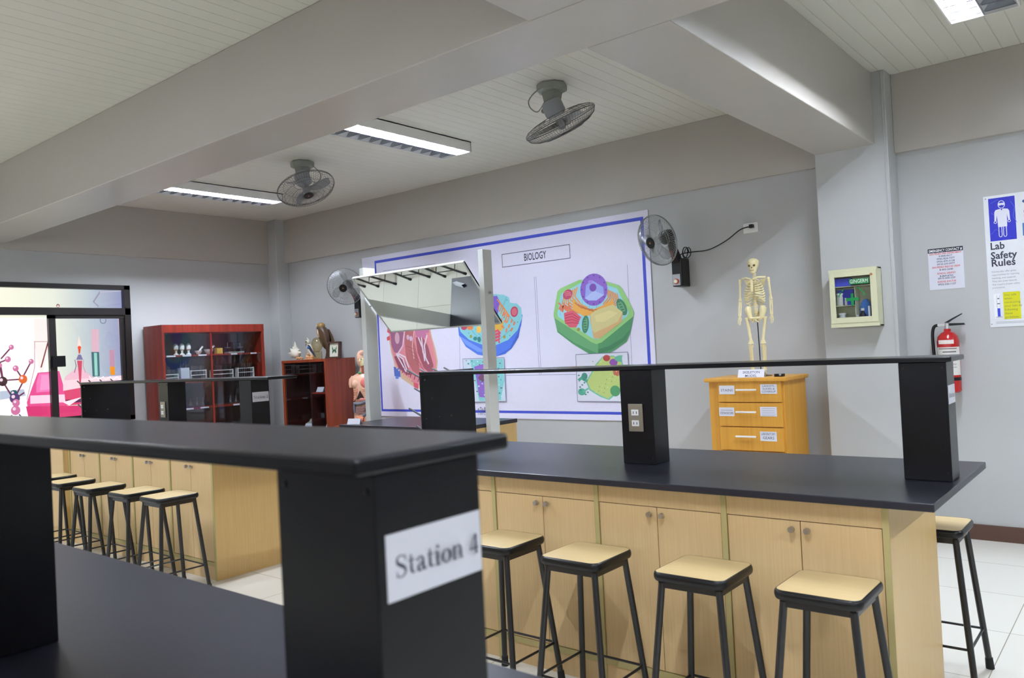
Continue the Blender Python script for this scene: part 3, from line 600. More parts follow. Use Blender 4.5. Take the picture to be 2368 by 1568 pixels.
# ================================================================== LAB ISLANDS
CT = 0.86
def knob(mb, x, y, z):
    mb.cyl((x, y, z), (x, y - 0.012, z), 0.005, 10); mb.cyl((x, y - 0.012, z), (x, y - 0.026, z), 0.012, 14, 0.010)
def peg(x, y, z, tilt=0.42, L=0.13, head=True):
    mb = MB()
    if head: mb.cyl((x + 0.019, y, z - 0.006), (x + 0.004, y, z), 0.0055, 8)
    return mb.cyl((x + 0.004, y, z), (x - L * math.cos(tilt), y, z + L * math.sin(tilt)), 0.0055, 8)
def island(xe, y0, name, nunits, xboard, xleft, posts, board_depth=0.44, label_text=None, stile=0.028, unit_w=0.56, units_from=None):
    """xe: right end of the worktop; y0: its front edge"""
    yc = y0 + 0.05; yb = y0 + 0.70; xc = xe - 0.145
    wt = MB().box((xleft, y0, CT - 0.026), (xe, y0 + 0.93, CT)).build('worktop', TOPW, None, bevel=0.003)
    tag(wt, 'long matt black worktop of the %s' % name, 'worktop', None)
    # units
    x = xc - stile
    pnl = MB().box((xc - 0.02, yc, 0), (xc, yb, CT - 0.0265)).build('end_panel', ENDW)
    tag(pnl, 'plain beech panel closing the right end of the %s' % name, 'panel')
    st = []
    for i in range(nunits):
        xr = xc - 0.0205 - i * unit_w; xl = xr - unit_w + 0.001
        ordn = ('next to its end panel', 'second from its end panel', 'third from its end panel', 'fourth from its end panel', 'fifth from its end panel')[i]
        t = thing('base_cabinet', ((xl + xr) / 2, yc, 0), 'two-door beech cabinet of the %s, %s' % (name, ordn), 'cabinet', 'base cabinets of the %s' % name)
        b = MB().box((xl, yc + 0.02, 0.0), (xr, yb - 0.001, CT - 0.0265)); b.build('body', WOOD, t)
        MB().box((xl, yc + 0.001, 0.758), (xr, yc + 0.02, CT - 0.0265)).build('top_rail', WOOD, t)
        MB().box((xl, yc + 0.001, 0.0), (xr, yc + 0.02, 0.09)).build('plinth', WOOD, t)
        MB().box((xl, yc - 0.004, 0.09), (xr, yc + 0.02, 0.115)).build('bottom_rail', EDGEW, t)
        MB().box((xl, yc - 0.006, 0.0), (xl + 0.021, yc + 0.019, CT - 0.0265)).build('edge_strip', EDGEW, t)
        xa, xb_, xm = xl + 0.0235, xr - 0.0035, (xl + 0.02 + xr) / 2
        for (p, q, kx) in ((xa, xm - 0.0015, xm - 0.027), (xm + 0.0015, xb_, xm + 0.027)):
            d = MB().box((p, yc, 0.118), (q, yc + 0.018, 0.755)).build('door', WOOD, t, bevel=0.001)
            kb = MB(); knob(kb, kx, yc, 0.728); kb.build('knob', CHROME, d, smooth=True)
    MB().box((xc - 0.0205, yc - 0.006, 0), (xc + 0.0005, yc - 0.0002, CT - 0.0265)).build('edge_strip', EDGEW, pnl)
    # sink cabinet, deeper than the units
    xs = xc - 0.0205 - nunits * unit_w - 0.001
    if xs > xleft + 0.2:
        t = thing('sink_cabinet', ((xs + xleft) / 2, yc, 0), 'beech sink cabinet at the left end of the %s' % name, 'cabinet')
        MB().box((xleft + 0.04, yc - 0.03, 0), (xs, yb - 0.001, CT - 0.0265)).build('body', ENDW, t)
        MB().box((xleft + 0.05, yc - 0.048, 0.118), (xs - 0.002, yc - 0.031, 0.80)).build('door', WOOD, t)
    # reagent shelf
    rk = thing('bench_shelf', (xe, y0 + 0.4, CT), 'raised black shelf on box posts standing on the %s' % name, 'shelf')
    ys0, ys1 = y0 + 0.395, y0 + 0.63
    MB().box((xboard, ys0, 1.282), (xe - 0.003, ys1, 1.301)).build('shelf_board', BLACKW, rk, bevel=0.004)
    for i, (px0, px1, py0, py1, outlet) in enumerate(posts):
        pb = MB().box((px0, py0, CT + 0.0005), (px1, py1, 1.2815))
        po = pb.build('post', BLACKW, rk, bevel=0.002)
        for sx in (px0 + 0.014, px1 - 0.014):
            for sz in (CT + 0.03, 1.262): MB().cyl((sx, py0 + 0.001, sz), (sx, py0 - 0.0015, sz), 0.0042, 8).build('screw', BLACKP, po)
        if outlet:
            cx = (px0 + px1) / 2 - 0.005; zo = 1.068
            ot = MB().box((cx - 0.037, py0 - 0.006, zo - 0.062), (cx + 0.037, py0, zo + 0.062)).build('outlet_plate', PLATE, po, bevel=0.002)
            for dz in (0.024, -0.024):
                s_ = MB().box((cx - 0.018, py0 - 0.010, zo + dz - 0.013), (cx + 0.018, py0 - 0.006, zo + dz + 0.013), WHITE)
                for dx in (-0.008, 0.008): s_.box((cx + dx - 0.0015, py0 - 0.0105, zo + dz - 0.006), (cx + dx + 0.0015, py0 - 0.0099, zo + dz + 0.006), BLACKP)
                s_.build('socket', None, ot)
    if board_depth:
        bd_ = MB().box((xboard - 0.018, ys0 + 0.005, CT + 0.0005), (xboard, ys0 + board_depth, 1.302)).build('drying_board', BLACKW, rk, bevel=0.002)
        for r, z in enumerate((1.262, 1.155, 1.045, 0.94)):
            for c in range(4):
                yy = ys0 + 0.03 + c * 0.10 + (0.05 if r % 2 else 0)
                if yy < ys0 + board_depth - 0.02: peg(xboard - 0.018, yy, z, head=(c == 0 or (r == 2 and c < 3))).build('peg', PEGM, bd_, smooth=True)
    return rk
PEGM = mat('peg_steel', (96, 98, 104), 0.3, metal=0.9)
PLATE = mat('outlet_bronze_plate', (150, 142, 128), 0.35, metal=0.6)
def station_label(xf, ya, yb, zc, h, text, label):
    mb = MB().box((xf, ya, zc - h / 2), (xf + 0.001, yb, zc + h / 2), PAPER)
    A2 = Art(mb, (xf + 0.001, ya, zc - h / 2), (0, 1, 0), (0, 0, 1), (1, 0, 0), 0.0002)
    w = yb - ya; tot = sum(SERIF[c][0] for c in text); size = w * 0.87 / tot
    serif(A2, text, w * 0.075, h * 0.33, size, INK)
    return tag(mb.build('paper_sign'), label, 'sign', 'station name papers')

# near bench, station 4
island(-0.61, 0.105, 'blurred bench nearest the camera', 5, -3.24, -3.9, [(-0.79, -0.622, 0.53, 0.688, False), (-1.92, -1.745, 0.505, 0.65, False)])
station_label(-0.6218, 0.541, 0.6845, 1.183, 0.069, 'Station 4', 'white paper reading Station 4 on the black post nearest the camera')
# second row: station 3 on the right, station 2 on the left
island(-0.568, 2.705, 'right-hand bench before the skeleton', 4, -3.2, -3.80, [(-0.748, -0.592, 3.122, 3.248, False), (-1.922, -1.758, 3.112, 3.242, True)])
station_label(-0.5918, 3.13, 3.24, 1.165, 0.066, 'Station 3', 'white paper seen nearly edge-on on the right end post by the extinguisher')
island(-4.665, 2.705, 'far left bench by the window', 4, -7.6, -8.15, [(-5.02, -4.872, 3.10, 3.242, False), (-6.205, -6.05, 3.115, 3.262, True)], unit_w=0.55)
station_label(-4.8718, 3.108, 3.236, 1.164, 0.067, 'Station 2', 'white paper reading Station 2 on the post by the brown display cabinet')
# sink faucet of station 3
fc = thing('sink_faucet', (-3.42, 3.42, CT), 'grey swan-neck faucet behind the pegged board of the right-hand bench', 'faucet')
MB().tube([(-3.40, 3.42, CT), (-3.40, 3.42, CT + 0.13)] + [(-3.40 + 0.045 - 0.045 * math.cos(a), 3.42, CT + 0.15 + 0.055 * math.sin(a)) for a in [PI * k / 10 for k in range(11)]] + [(-3.31, 3.42, CT + 0.12)], 0.011, 10).build('spout', STEEL, fc, smooth=True)
MB().cyl((-3.40, 3.42, CT + 0.0005), (-3.40, 3.42, CT + 0.03), 0.024, 14).build('base', STEEL, fc, smooth=True)
MB().cyl((-3.40, 3.42, CT + 0.07), (-3.40, 3.37, CT + 0.09), 0.008, 10).build('handle', BLACKP, fc, smooth=True)

# ================================================================== STOOLS
def rrect(hx, hy, r, z, n=5):
    out = []
    for cx, cy_, a in ((hx - r, hy - r, 0), (-hx + r, hy - r, 90), (-hx + r, -hy + r, 180), (hx - r, -hy + r, 270)):
        for k in range(n + 1):
            t = math.radians(a + 90 * k / n); out.append((cx + r * math.cos(t), cy_ + r * math.sin(t), z))
    return out
SH = 0.615
def make_stool(loc, label, group):
    t = thing('bar_stool', loc, label, 'stool', group)
    def L(mb): mb.M = Matrix.Translation(V(loc)); return mb
    s = L(MB()); s.loft([rrect(0.127, 0.127, 0.028, SH - 0.028), rrect(0.127, 0.127, 0.028, SH - 0.0005), rrect(0.124, 0.124, 0.025, SH)])
    seat = s.build('seat', SEATW, t, smooth=True)
    e = L(MB()); rings = []
    for k in range(9):
        a = -PI / 2 + PI * k / 8; d = 0.008 * math.cos(a); rings.append(rrect(0.127 + d, 0.127 + d, 0.030 + d, SH - 0.0155 + 0.0155 * math.sin(a)))
    rings.append(rrect(0.1262, 0.1262, 0.028, SH - 0.002)); rings.insert(0, rrect(0.11, 0.11, 0.02, SH - 0.031))
    e.loft(rings, cap=False); e.build('edge_band', BLACKP, seat, smooth=True)
    fr = L(MB()); q = 0.105
    for a, b in (((-q, -q), (q, -q)), ((q, -q), (q, q)), ((q, q), (-q, q)), ((-q, q), (-q, -q))):
        fr.box((min(a[0], b[0]) - 0.009, min(a[1], b[1]) - 0.009, SH - 0.055), (max(a[0], b[0]) + 0.009, max(a[1], b[1]) + 0.009, SH - 0.0305))
    fr.build('seat_frame', BLACKM, t)
    f = 0.155
    for sx, sy_ in ((1, 1), (1, -1), (-1, 1), (-1, -1)):
        lg = L(MB()).cyl((sx * f, sy_ * f, 0.012), (sx * q, sy_ * q, SH - 0.04), 0.0122, 12).build('leg', BLACKM, t, smooth=True)
        L(MB()).cyl((sx * f * 1.003, sy_ * f * 1.003, 0), (sx * f * 0.985, sy_ * f * 0.985, 0.045), 0.0165, 12, 0.0142).build('rubber_foot', RUBBER, lg, smooth=True)
    z = 0.165; k = f + (q - f) * (z - 0.012) / (SH - 0.052)
    for a, b in (((-k, -k), (k, -k)), ((k, -k), (k, k)), ((k, k), (-k, k)), ((-k, k), (-k, -k))):
        L(MB()).cyl((a[0], a[1], z), (b[0], b[1], z), 0.0052, 8).build('rung', BLACKM, t, smooth=True)
    return t
G3, G2 = 'stools before the right-hand bench', 'stools before the far left bench'
st0 = make_stool((-0.848, 2.545, 0), 'square beech-topped black stool at the right end of the row under the right-hand bench', G3)
for x, y, lb in ((-1.268, 2.535, 'square beech-topped black stool, second from the right before the right-hand bench'), (-1.742, 2.515, 'square beech-topped black stool, third from the right before the right-hand bench'),
                 (-2.175, 2.535, 'square beech-topped black stool half hidden behind the big near post')):
    dup(st0, (x, y, 0), lb)
o = dup(st0, (-0.765, 3.575, 0), 'square beech-topped black stool standing alone behind the right-hand bench near the extinguisher'); o['group'] = 'stools behind the benches'
for x, y, lb in ((-4.80, 2.45, 'beech-topped black stool nearest the orange end panel of the far left bench'), (-5.20, 2.44, 'beech-topped black stool, second from the end panel of the far left bench'),
                 (-5.70, 2.42, 'beech-topped black stool, third from the end panel of the far left bench'), (-6.20, 2.43, 'beech-topped black stool, fourth from the end panel of the far left bench'),
                 (-6.62, 2.47, 'beech-topped black stool of the far left bench row cut off by the near left post')):
    o = dup(st0, (x, y, 0), lb); o['group'] = G2
for i, (x, y) in enumerate(((-6.02, 3.72), (-6.58, 3.70), (-7.14, 3.73), (-7.70, 3.71))):
    o = dup(st0, (x, y, 0), 'black stool behind the far left bench, its legs reflected in the tilted mirror'); o['group'] = 'stools behind the far left bench'

# ================================================================== DEMONSTRATION BENCH, MIRROR
dx0, dx1, dy0, dy1 = -5.245, -3.955, 4.13, 4.86
tag(bx((dx0, dy0, CT - 0.03), (dx1, dy1, CT)).build('worktop', TOPW, bevel=0.003), 'short black worktop of the demonstration bench under the tilted mirror', 'worktop')
t = thing('demonstration_bench', ((dx0 + dx1) / 2, dy0, 0), 'beech demonstration bench between the two mirror posts', 'bench')
MB().box((dx0 + 0.005, dy0 + 0.02, 0), (dx1 - 0.005, dy1 - 0.01, CT - 0.0305)).build('body', ENDW, t)
for k in range(2): MB().box((dx0 + 0.02 + 0.63 * k, dy0 + 0.004, 0.1), (dx0 + 0.64 + 0.63 * k, dy0 + 0.0195, 0.8)).build('door', WOOD, t)
t = thing('demonstration_mirror', (-4.6, 4.53, 0), 'tilted demonstration mirror in a white frame between two tall posts', 'mirror')
MB().box((-3.95, 4.48, 0), (-3.90, 4.58, 2.165)).build('post', ALU, t, bevel=0.002)
MB().box((-5.31, 4.475, 0), (-5.255, 4.60, 2.165)).build('post', ALU, t, bevel=0.002)
pa, pb_ = V((0, 4.33, 2.068)), V((0, 4.735, 1.608)); d = (pb_ - pa).normalized(); nrm = V((0, -d.z * -1, 0)); nrm = V((0, d.z, -d.y)).normalized()
if nrm.y > 0: nrm = -nrm
xa, xb_ = -5.235, -3.965
def slab(x0_, x1_, s0, s1, t0, t1):
    a = pa + d * s0; b = pa + d * s1
    return [V((x0_, 0, 0)) + a + nrm * t0, V((x1_, 0, 0)) + a + nrm * t0, V((x1_, 0, 0)) + b + nrm * t0, V((x0_, 0, 0)) + b + nrm * t0], nrm * (t1 - t0)
Lm = (pb_ - pa).length
mf = MB()
for q in ((xa, xb_, 0, 0.008, -0.018, 0.003), (xa, xb_, Lm - 0.008, Lm, -0.018, 0.003), (xa, xa + 0.008, 0.008, Lm - 0.008, -0.018, 0.003), (xb_ - 0.008, xb_, 0.008, Lm - 0.008, -0.018, 0.003), (xa, xb_, 0.01, Lm - 0.01, -0.018, -0.006)):
    p, dd = slab(*q); mf.prism(p, dd)
fr = mf.build('mirror_frame', ALU, t)
p, dd = slab(xa + 0.008, xb_ - 0.008, 0.008, Lm - 0.008, -0.0055, -0.001); MB().prism(p, dd).build('mirror_glass', MIRROR, fr)
mid = pa + d * Lm * 0.5
for x, s in ((-3.95, 1), (-5.255, -1)):
    MB().cyl((x - s * 0.016, mid.y, mid.z), (x + s * 0.075, mid.y, mid.z), 0.006, 10).cyl((x + s * 0.05, mid.y, mid.z), (x + s * 0.064, mid.y, mid.z), 0.012, 6).build('pivot_bolt', CHROME, t)
# tent card at its near left corner
def tent(name, c, w, h, label, rot=0.0, lines=()):
    mb = MB(); mb.M = Matrix.Translation(V(c)) @ Matrix.Rotation(rot, 4, 'Z'); g = h * 0.45
    for s in (-1, 1):
        mb.add([(-w / 2, s * g, 0), (w / 2, s * g, 0), (w / 2, 0, h), (-w / 2, 0, h)], [(0, 1, 2, 3)], PAPER)
    a = Art(mb, (0, -g, 0), (1, 0, 0), V((0, g, h)).normalized(), V((0, -h, g)).normalized(), 0.0003)
    for i, (s, sz) in enumerate(lines): a.text(s, 0, h * 1.05 - (i + 1) * sz * 1.05, sz, inkm((84, 86, 110)), 0.012)
    return tag(mb.build(name), label, 'card', 'tent cards naming the exhibits')
tent('tent_card', (-5.13, 4.2, CT + 0.001), 0.12, 0.045, 'small folded white card on the near left corner of the demonstration bench', 0.3)

# ================================================================== SKELETON ON DRAWER CABINET
sx0, sx1, sy0, sy1, sz1 = -2.60, -2.02, 5.40, 5.84, 1.12
dc = thing('drawer_cabinet', (-2.3, 5.6, 0), 'orange pine drawer cabinet with white cup labels under the skeleton model', 'cabinet')
MB().box((sx0 + 0.012, sy0 + 0.02, 0), (sx1 - 0.01, sy1, sz1 - 0.028)).build('body', PINEW, dc, bevel=0.002)
MB().box((sx0 - 0.012, sy0 - 0.012, sz1 - 0.028), (sx1 + 0.012, sy1 + 0.01, sz1)).build('cabinet_top', PINEW, dc, bevel=0.006)
dl, dr_ = ony(1660, 900, sy0).x, ony(1806, 900, sy0).x
zs = [ony(1655, v, sy0).z for v in (881, 931, 986, 1040)]
zs += [zs[3] - 0.165, zs[3] - 0.33]
rowsL = ['STAINS', 'STETHOSCOPE', None, None, None]
rowsR = [['LANCETS,', 'SLIDES &', 'COVERSLIP'], ['-', '-', '-', '-'], ['LABORATORY', 'GEARS'], None, None]
def card(par, cx, cz, w, h, lines, y):
    mb = MB().box((cx - w / 2, y - 0.0015, cz - h / 2), (cx + w / 2, y, cz + h / 2), PAPER)
    a = Art(mb, (cx, y - 0.0015, cz), (1, 0, 0), (0, 0, 1), (0, -1, 0), 0.0003); n = len(lines)
    for i, s in enumerate(lines):
        sz = h * 0.8 / max(n, 2); yy = h * 0.5 - (i + 1) * h / (n + 0.4) + sz * 0.1 - (0.25 * h if n == 1 else 0) * 0
        if s == '-': a.rect(-w * 0.4, yy, w * 0.4, yy + sz * 0.3, inkm((176, 178, 196)))
        else: a.text(s, 0, yy, sz, inkm((104, 106, 132)), 0.01, fit=min(w * 0.86, len(s) * sz * 0.62))
    return mb.build('paper_label', None, par)
for i in range(5):
    z1_, z0_ = zs[i] - 0.004, zs[i + 1] + 0.004
    dw = MB().box((dl, sy0 + 0.001, z0_), (dr_, sy0 + 0.0195, z1_)).build('drawer', PINEW, dc, bevel=0.002)
    zc = z1_ - 0.062
    hx = ony(1727, 904 + i * 55, sy0).x + 0.0
    MB().box((hx - 0.075, sy0 - 0.024, zc - 0.006), (hx + 0.075, sy0 - 0.014, zc + 0.006)).box((hx - 0.07, sy0 - 0.014, zc - 0.004), (hx - 0.06, sy0 + 0.001, zc + 0.004)).box((hx + 0.06, sy0 - 0.014, zc - 0.004), (hx + 0.07, sy0 + 0.001, zc + 0.004)).build('handle', WHITE, dw, bevel=0.002)
    if rowsL[i]: card(dw, hx - 0.15, zc + 0.0, 0.115, 0.062, [rowsL[i]] if i == 0 else ['-', rowsL[i]], sy0 + 0.001)
    if rowsR[i]: card(dw, hx + 0.158, zc + 0.004, 0.118, 0.066, rowsR[i], sy0 + 0.001)
tent('tent_card', (-2.27, 5.45, sz1 + 0.001), 0.19, 0.055, 'folded white card reading SKELETON MODEL at the skeleton feet', 0.05, [('SKELETON', 0.026), ('MODEL', 0.026)])
bk = MB(); bk.box((-2.115, 5.47, sz1 + 0.0005), (-2.055, 5.51, sz1 + 0.02), BLACKP).cyl((-2.07, 5.468, sz1 + 0.016), (-2.07, 5.46, sz1 + 0.016), 0.009, 10, mt=CHROME)
tag(bk.build('binder_clip'), 'small black clip-like object beside the skeleton card', 'clip')

def skeleton(org, S, rz):
    t = thing('skeleton_model', org, 'ivory human skeleton model on a thin black rod on the pine drawer cabinet', 'anatomical model')
    X = Matrix.Translation(V(org)) @ Matrix.Rotation(rz, 4, 'Z') @ Matrix.Scale(S, 4)
    def N(): mb = MB(); mb.M = X; return mb
    # unit height 1, facing -Y; x to the picture's right
    sk = N()
    sk.loft([[(rx * math.cos(a), oy + ry * math.sin(a), z) for a in [2 * PI * k / 20 for k in range(20)]] for z, rx, ry, oy in
             ((0.872, 0.018, 0.016, -0.022), (0.882, 0.026, 0.028, -0.018), (0.90, 0.030, 0.036, -0.012), (0.918, 0.036, 0.044, -0.003), (0.94, 0.046, 0.056, 0.0), (0.962, 0.048, 0.060, 0.002), (0.982, 0.042, 0.052, 0.003), (0.994, 0.028, 0.034, 0.003), (1.0, 0.008, 0.010, 0.003))])
    skull = sk.build('skull', BONE, t, smooth=True)
    fc_ = N()
    for s in (-1, 1): fc_.ball((s * 0.020, -0.048, 0.935), (0.011, 0.010, 0.0095), DARKB)
    fc_.prism([(-0.006, -0.046, 0.912), (0.006, -0.046, 0.912), (0, -0.050, 0.926)], (0, -0.004, 0), DARKB); fc_.box((-0.016, -0.050, 0.893), (0.016, -0.040, 0.896), DARKB)
    fc_.build('sockets', None, skull)
    sp_ = N()
    for k in range(24):
        z = 0.865 - k * 0.0165; y = 0.015 + 0.012 * math.sin(k / 23 * PI * 2); r = 0.012 + 0.009 * k / 23
        sp_.cyl((0, y, z - 0.006), (0, y, z + 0.006), r, 10); sp_.box((-0.003, y, z - 0.004), (0.003, y + 0.022, z)); sp_.box((-0.018, y - 0.003, z - 0.002), (0.018, y + 0.006, z + 0.002))
    sp_.build('spine', BONE, t)
    rb = N()
    for k in range(11):
        z = 0.825 - k * 0.0205; w = (0.042, 0.056, 0.066, 0.073, 0.078, 0.081, 0.083, 0.083, 0.081, 0.076, 0.066)[k]; dp = w * 0.68
        for s in (-1, 1):
            pts = []; a1 = 170 if k < 7 else (150, 132, 90, 60)[k - 7]
            for j in range(13):
                a = math.radians(a1 * j / 12); pts.append((s * w * math.sin(a), 0.02 - 0.0 - dp * 0.55 * (1 - math.cos(a)) * 0.95, z - 0.028 * math.sin(a * 0.5) - 0.014 * j / 12 + (0.02 if k > 4 and j > 9 else 0) * (j - 9) / 3))
            rb.tube(pts, 0.006, 6)
    rb.build('rib_cage', BONE, t, smooth=True)
    sn = N(); sn.box((-0.010, -0.078, 0.715), (0.010, -0.072, 0.815))
    for s in (-1, 1):
        sn.tube([(s * 0.008, -0.070, 0.818), (s * 0.05, -0.058, 0.832), (s * 0.098, -0.01, 0.832)], 0.008, 6)
        sn.prism([(s * 0.04, 0.038, 0.82), (s * 0.095, 0.03, 0.825), (s * 0.06, 0.048, 0.74)], (0, 0.006, 0))
    sn.build('shoulder_girdle', BONE, t)
    pv = N()
    for s in (-1, 1):
        pv.loft([[(s * (cx + rx * math.cos(a)), cyy + ry * math.sin(a), z) for a in [2 * PI * k / 12 for k in range(12)]] for z, cx, rx, cyy, ry in
                 ((0.475, 0.028, 0.012, -0.01, 0.014), (0.49, 0.042, 0.022, -0.006, 0.022), (0.51, 0.052, 0.024, 0.0, 0.028), (0.54, 0.058, 0.028, 0.004, 0.040), (0.572, 0.062, 0.028, 0.006, 0.046), (0.594, 0.060, 0.016, 0.006, 0.036))])
        pv.tube([(s * 0.05, -0.01, 0.50), (s * 0.028, -0.034, 0.492), (0, -0.040, 0.490)], 0.008, 8)
        pv.tube([(s * 0.034, -0.02, 0.49), (s * 0.03, 0.0, 0.462), (s * 0.022, -0.02, 0.458), (0, -0.038, 0.478)], 0.007, 8)
    pv.prism([(-0.028, 0.028, 0.55), (0.028, 0.028, 0.55), (0.0, 0.034, 0.47)], (0, 0.012, 0)); pv.build('pelvis', BONE, t, smooth=True)
    for s in (-1, 1):
        a_ = N(); sh, el_, wr = V((s * 0.118, 0.005, 0.818)), V((s * 0.128, 0.012, 0.645)), V((s * 0.134, -0.01, 0.515))
        a_.ball(sh, 0.014); a_.tube([sh, sh + V((s * 0.004, 0, -0.03)), el_ + V((0, 0, 0.03)), el_], [0.014, 0.009, 0.009, 0.016], 8)
        for q in (-0.006, 0.006): a_.tube([el_ + V((q, 0, -0.006)), (el_ + wr) / 2 + V((q * 1.4, 0, 0)), wr + V((q, 0, 0))], [0.009, 0.006, 0.007], 6)
        am = a_.build('arm', BONE, t, smooth=True)
        h = N(); h.box(wr + V((-0.008, -0.005, -0.014)), wr + V((0.008, 0.005, -0.001)))
        for j in range(5):
            x = (j - 2) * 0.0048; ln = (0.030, 0.062, 0.068, 0.064, 0.054)[j] if s > 0 else (0.054, 0.064, 0.068, 0.062, 0.030)[j]
            h.tube([wr + V((x, 0, -0.012)), wr + V((x * 1.5, -0.004, -0.012 - ln * 0.5)), wr + V((x * 1.5, -0.012, -0.012 - ln))], [0.003, 0.0026, 0.002], 6)
        h.build('hand', BONE, am)
        l_ = N(); hp, kn, an = V((s * 0.072, 0, 0.488)), V((s * 0.052, -0.008, 0.268)), V((s * 0.048, 0.004, 0.045))
        l_.ball(hp + V((-s * 0.018, 0, 0.008)), 0.014); l_.tube([hp + V((-s * 0.018, 0, 0.008)), hp + V((s * 0.006, 0, 0)), hp + V((0, 0, -0.03)), kn + V((0, 0, 0.045)), kn + V((0, 0, 0.006))], [0.014, 0.020, 0.014, 0.012, 0.025], 8)
        l_.ball(kn + V((0, -0.016, 0.008)), (0.011, 0.007, 0.012)); l_.tube([kn + V((0, 0, -0.004)), kn + V((0, 0, -0.03)), an + V((0, 0, 0.03)), an], [0.024, 0.013, 0.010, 0.016], 8)
        l_.tube([kn + V((s * 0.015, 0.004, -0.02)), an + V((s * 0.012, 0.004, 0))], 0.006, 6)
        lg = l_.build('leg', BONE, t, smooth=True)
        ft = N(); ft.loft([[(an.x + rx * math.cos(a), y, 0.004 + hz + hz * math.sin(a)) for a in [2 * PI * k / 10 for k in range(10)]] for y, rx, hz in ((0.035, 0.008, 0.010), (0.015, 0.013, 0.018), (-0.01, 0.013, 0.022), (-0.04, 0.017, 0.013), (-0.075, 0.019, 0.006), (-0.095, 0.016, 0.004))])
        ft.build('foot', BONE, lg, smooth=True)
    N().cyl((0.01, 0.03, 0.0), (0.0, 0.035, 0.52), 0.0045, 8).lathe([(0.09, 0.0005), (0.09, 0.003), (0.02, 0.012)], (0.01, 0.03, 0)).build('stand_rod', BLACKP, t)
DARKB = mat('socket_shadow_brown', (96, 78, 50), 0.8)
skeleton((-2.285, 5.62, sz1 + 0.0005), 0.86, 0.12)

# ================================================================== WALL SOCKET
t = thing('wall_socket', (-2.43, YB, 2.25), 'white wall socket plate with black plug above the skeleton model', 'socket')
MB().box((-2.49, YB - 0.009, 2.215), (-2.372, YB, 2.292)).build('plate', WHITE, t, bevel=0.003)

# ================================================================== FANS
def fan_head(t, M, R, blade_mat, wire_mat, back=0.055, front=0.075, wires=84, cap_mat=BLACKP, capr=0.042, nblade=3, r_ring=0.003, blade_phase=0.3, label_blade=None):
    def N(): mb = MB(); mb.M = M; return mb
    cg = N()
    def ringz(r, z, w): cg.tube([(r * math.cos(a), r * math.sin(a), z) for a in [2 * PI * k / 40 for k in range(40)]], w, 5, closed=True)
    ringz(R, 0, r_ring); ringz(R, -0.010, r_ring * 0.6)
    for r, z in ((0.55 * R, front * 0.93), (0.8 * R, front * 0.66)): ringz(r, z, 0.0014)
    ringz(0.36 * R, -back, 0.0016); ringz(0.75 * R, -back * 0.75, 0.0011)
    for k in range(wires):
        a = 2 * PI * k / wires; c, s = math.cos(a), math.sin(a)
        c2, s2 = math.cos(a + 0.25), math.sin(a + 0.25); c1, s1 = math.cos(a + 0.12), math.sin(a + 0.12)
        cg.tube([(R * c, R * s, 0), (0.93 * R * c, 0.93 * R * s, front * 0.42), (0.75 * R * c, 0.75 * R * s, front * 0.74), (0.45 * R * c1, 0.45 * R * s1, front * 0.97), (capr * 0.9 * c2, capr * 0.9 * s2, front)], 0.0012, 3)
        if k % 2 == 0: cg.tube([(R * c, R * s, -0.01), (0.92 * R * c, 0.92 * R * s, -back * 0.5), (0.7 * R * c, 0.7 * R * s, -back * 0.8), (0.36 * R * c, 0.36 * R * s, -back)], 0.0012, 3)
    cage = cg.build('cage', wire_mat, t)
    cm = N().cyl((0, 0, front - 0.006), (0, 0, front + 0.005), capr, 24, mt=cap_mat).cyl((0, 0, front + 0.005), (0, 0, front + 0.006), capr * 0.2, 12, mt=inkm((150, 110, 60)))
    cm.build('badge', None, cage)
    N().lathe([(0.028, -0.025), (0.033, 0.0), (0.03, 0.03), (0.012, 0.045)]).build('blade_hub', blade_mat, t, smooth=True)
    for k in range(nblade):
        b = N(); b.M = M @ Matrix.Rotation(2 * PI * k / nblade + blade_phase, 4, 'Z')
        rows = []
        for i in range(9):
            u = i / 8; rr = 0.028 + (0.86 * R - 0.028) * u; w = 0.022 + 0.085 * math.sin(PI * min(u * 0.62 + 0.05, 1)) * (1 - 0.35 * u ** 6)
            w *= (1 if u < 0.97 else 0.55); rows.append([(rr * math.cos(q), rr * math.sin(q), z) for q, z in ((-w / (rr + 0.05) * 0.5 + 0.5 * u, 0.016), (-w / (rr + 0.05) * 0.1 + 0.5 * u, 0.006), (w / (rr + 0.05) * 0.6 + 0.5 * u, -0.014))])
        vs = [p for r in rows for p in r]; b.add(vs, [(3 * i + j, 3 * i + j + 1, 3 * i + 4 + j, 3 * i + 3 + j) for i in range(8) for j in range(2)])
        ob = b.build('blade', blade_mat, t, smooth=True); md = ob.modifiers.new('thickness', 'SOLIDIFY'); md.thickness = 0.002
    return cage
def facing(c, k, a, b_):
    """unit vector of a fan axis: k towards the viewer standing at the camera, a to the right, b_ down, seen from there"""
    d = (V(c) - CAM).normalized(); r = d.cross(UPV).normalized(); u = r.cross(d)
    return (-d * k + r * a - u * b_).normalized()
WIREG = mat('grey_wire', (108, 110, 108), 0.4, metal=0.5); WIREC = mat('pale_wire', (150, 155, 155), 0.35, metal=0.6)
BLADEG = mat('grey_blade', (150, 150, 152), 0.45)
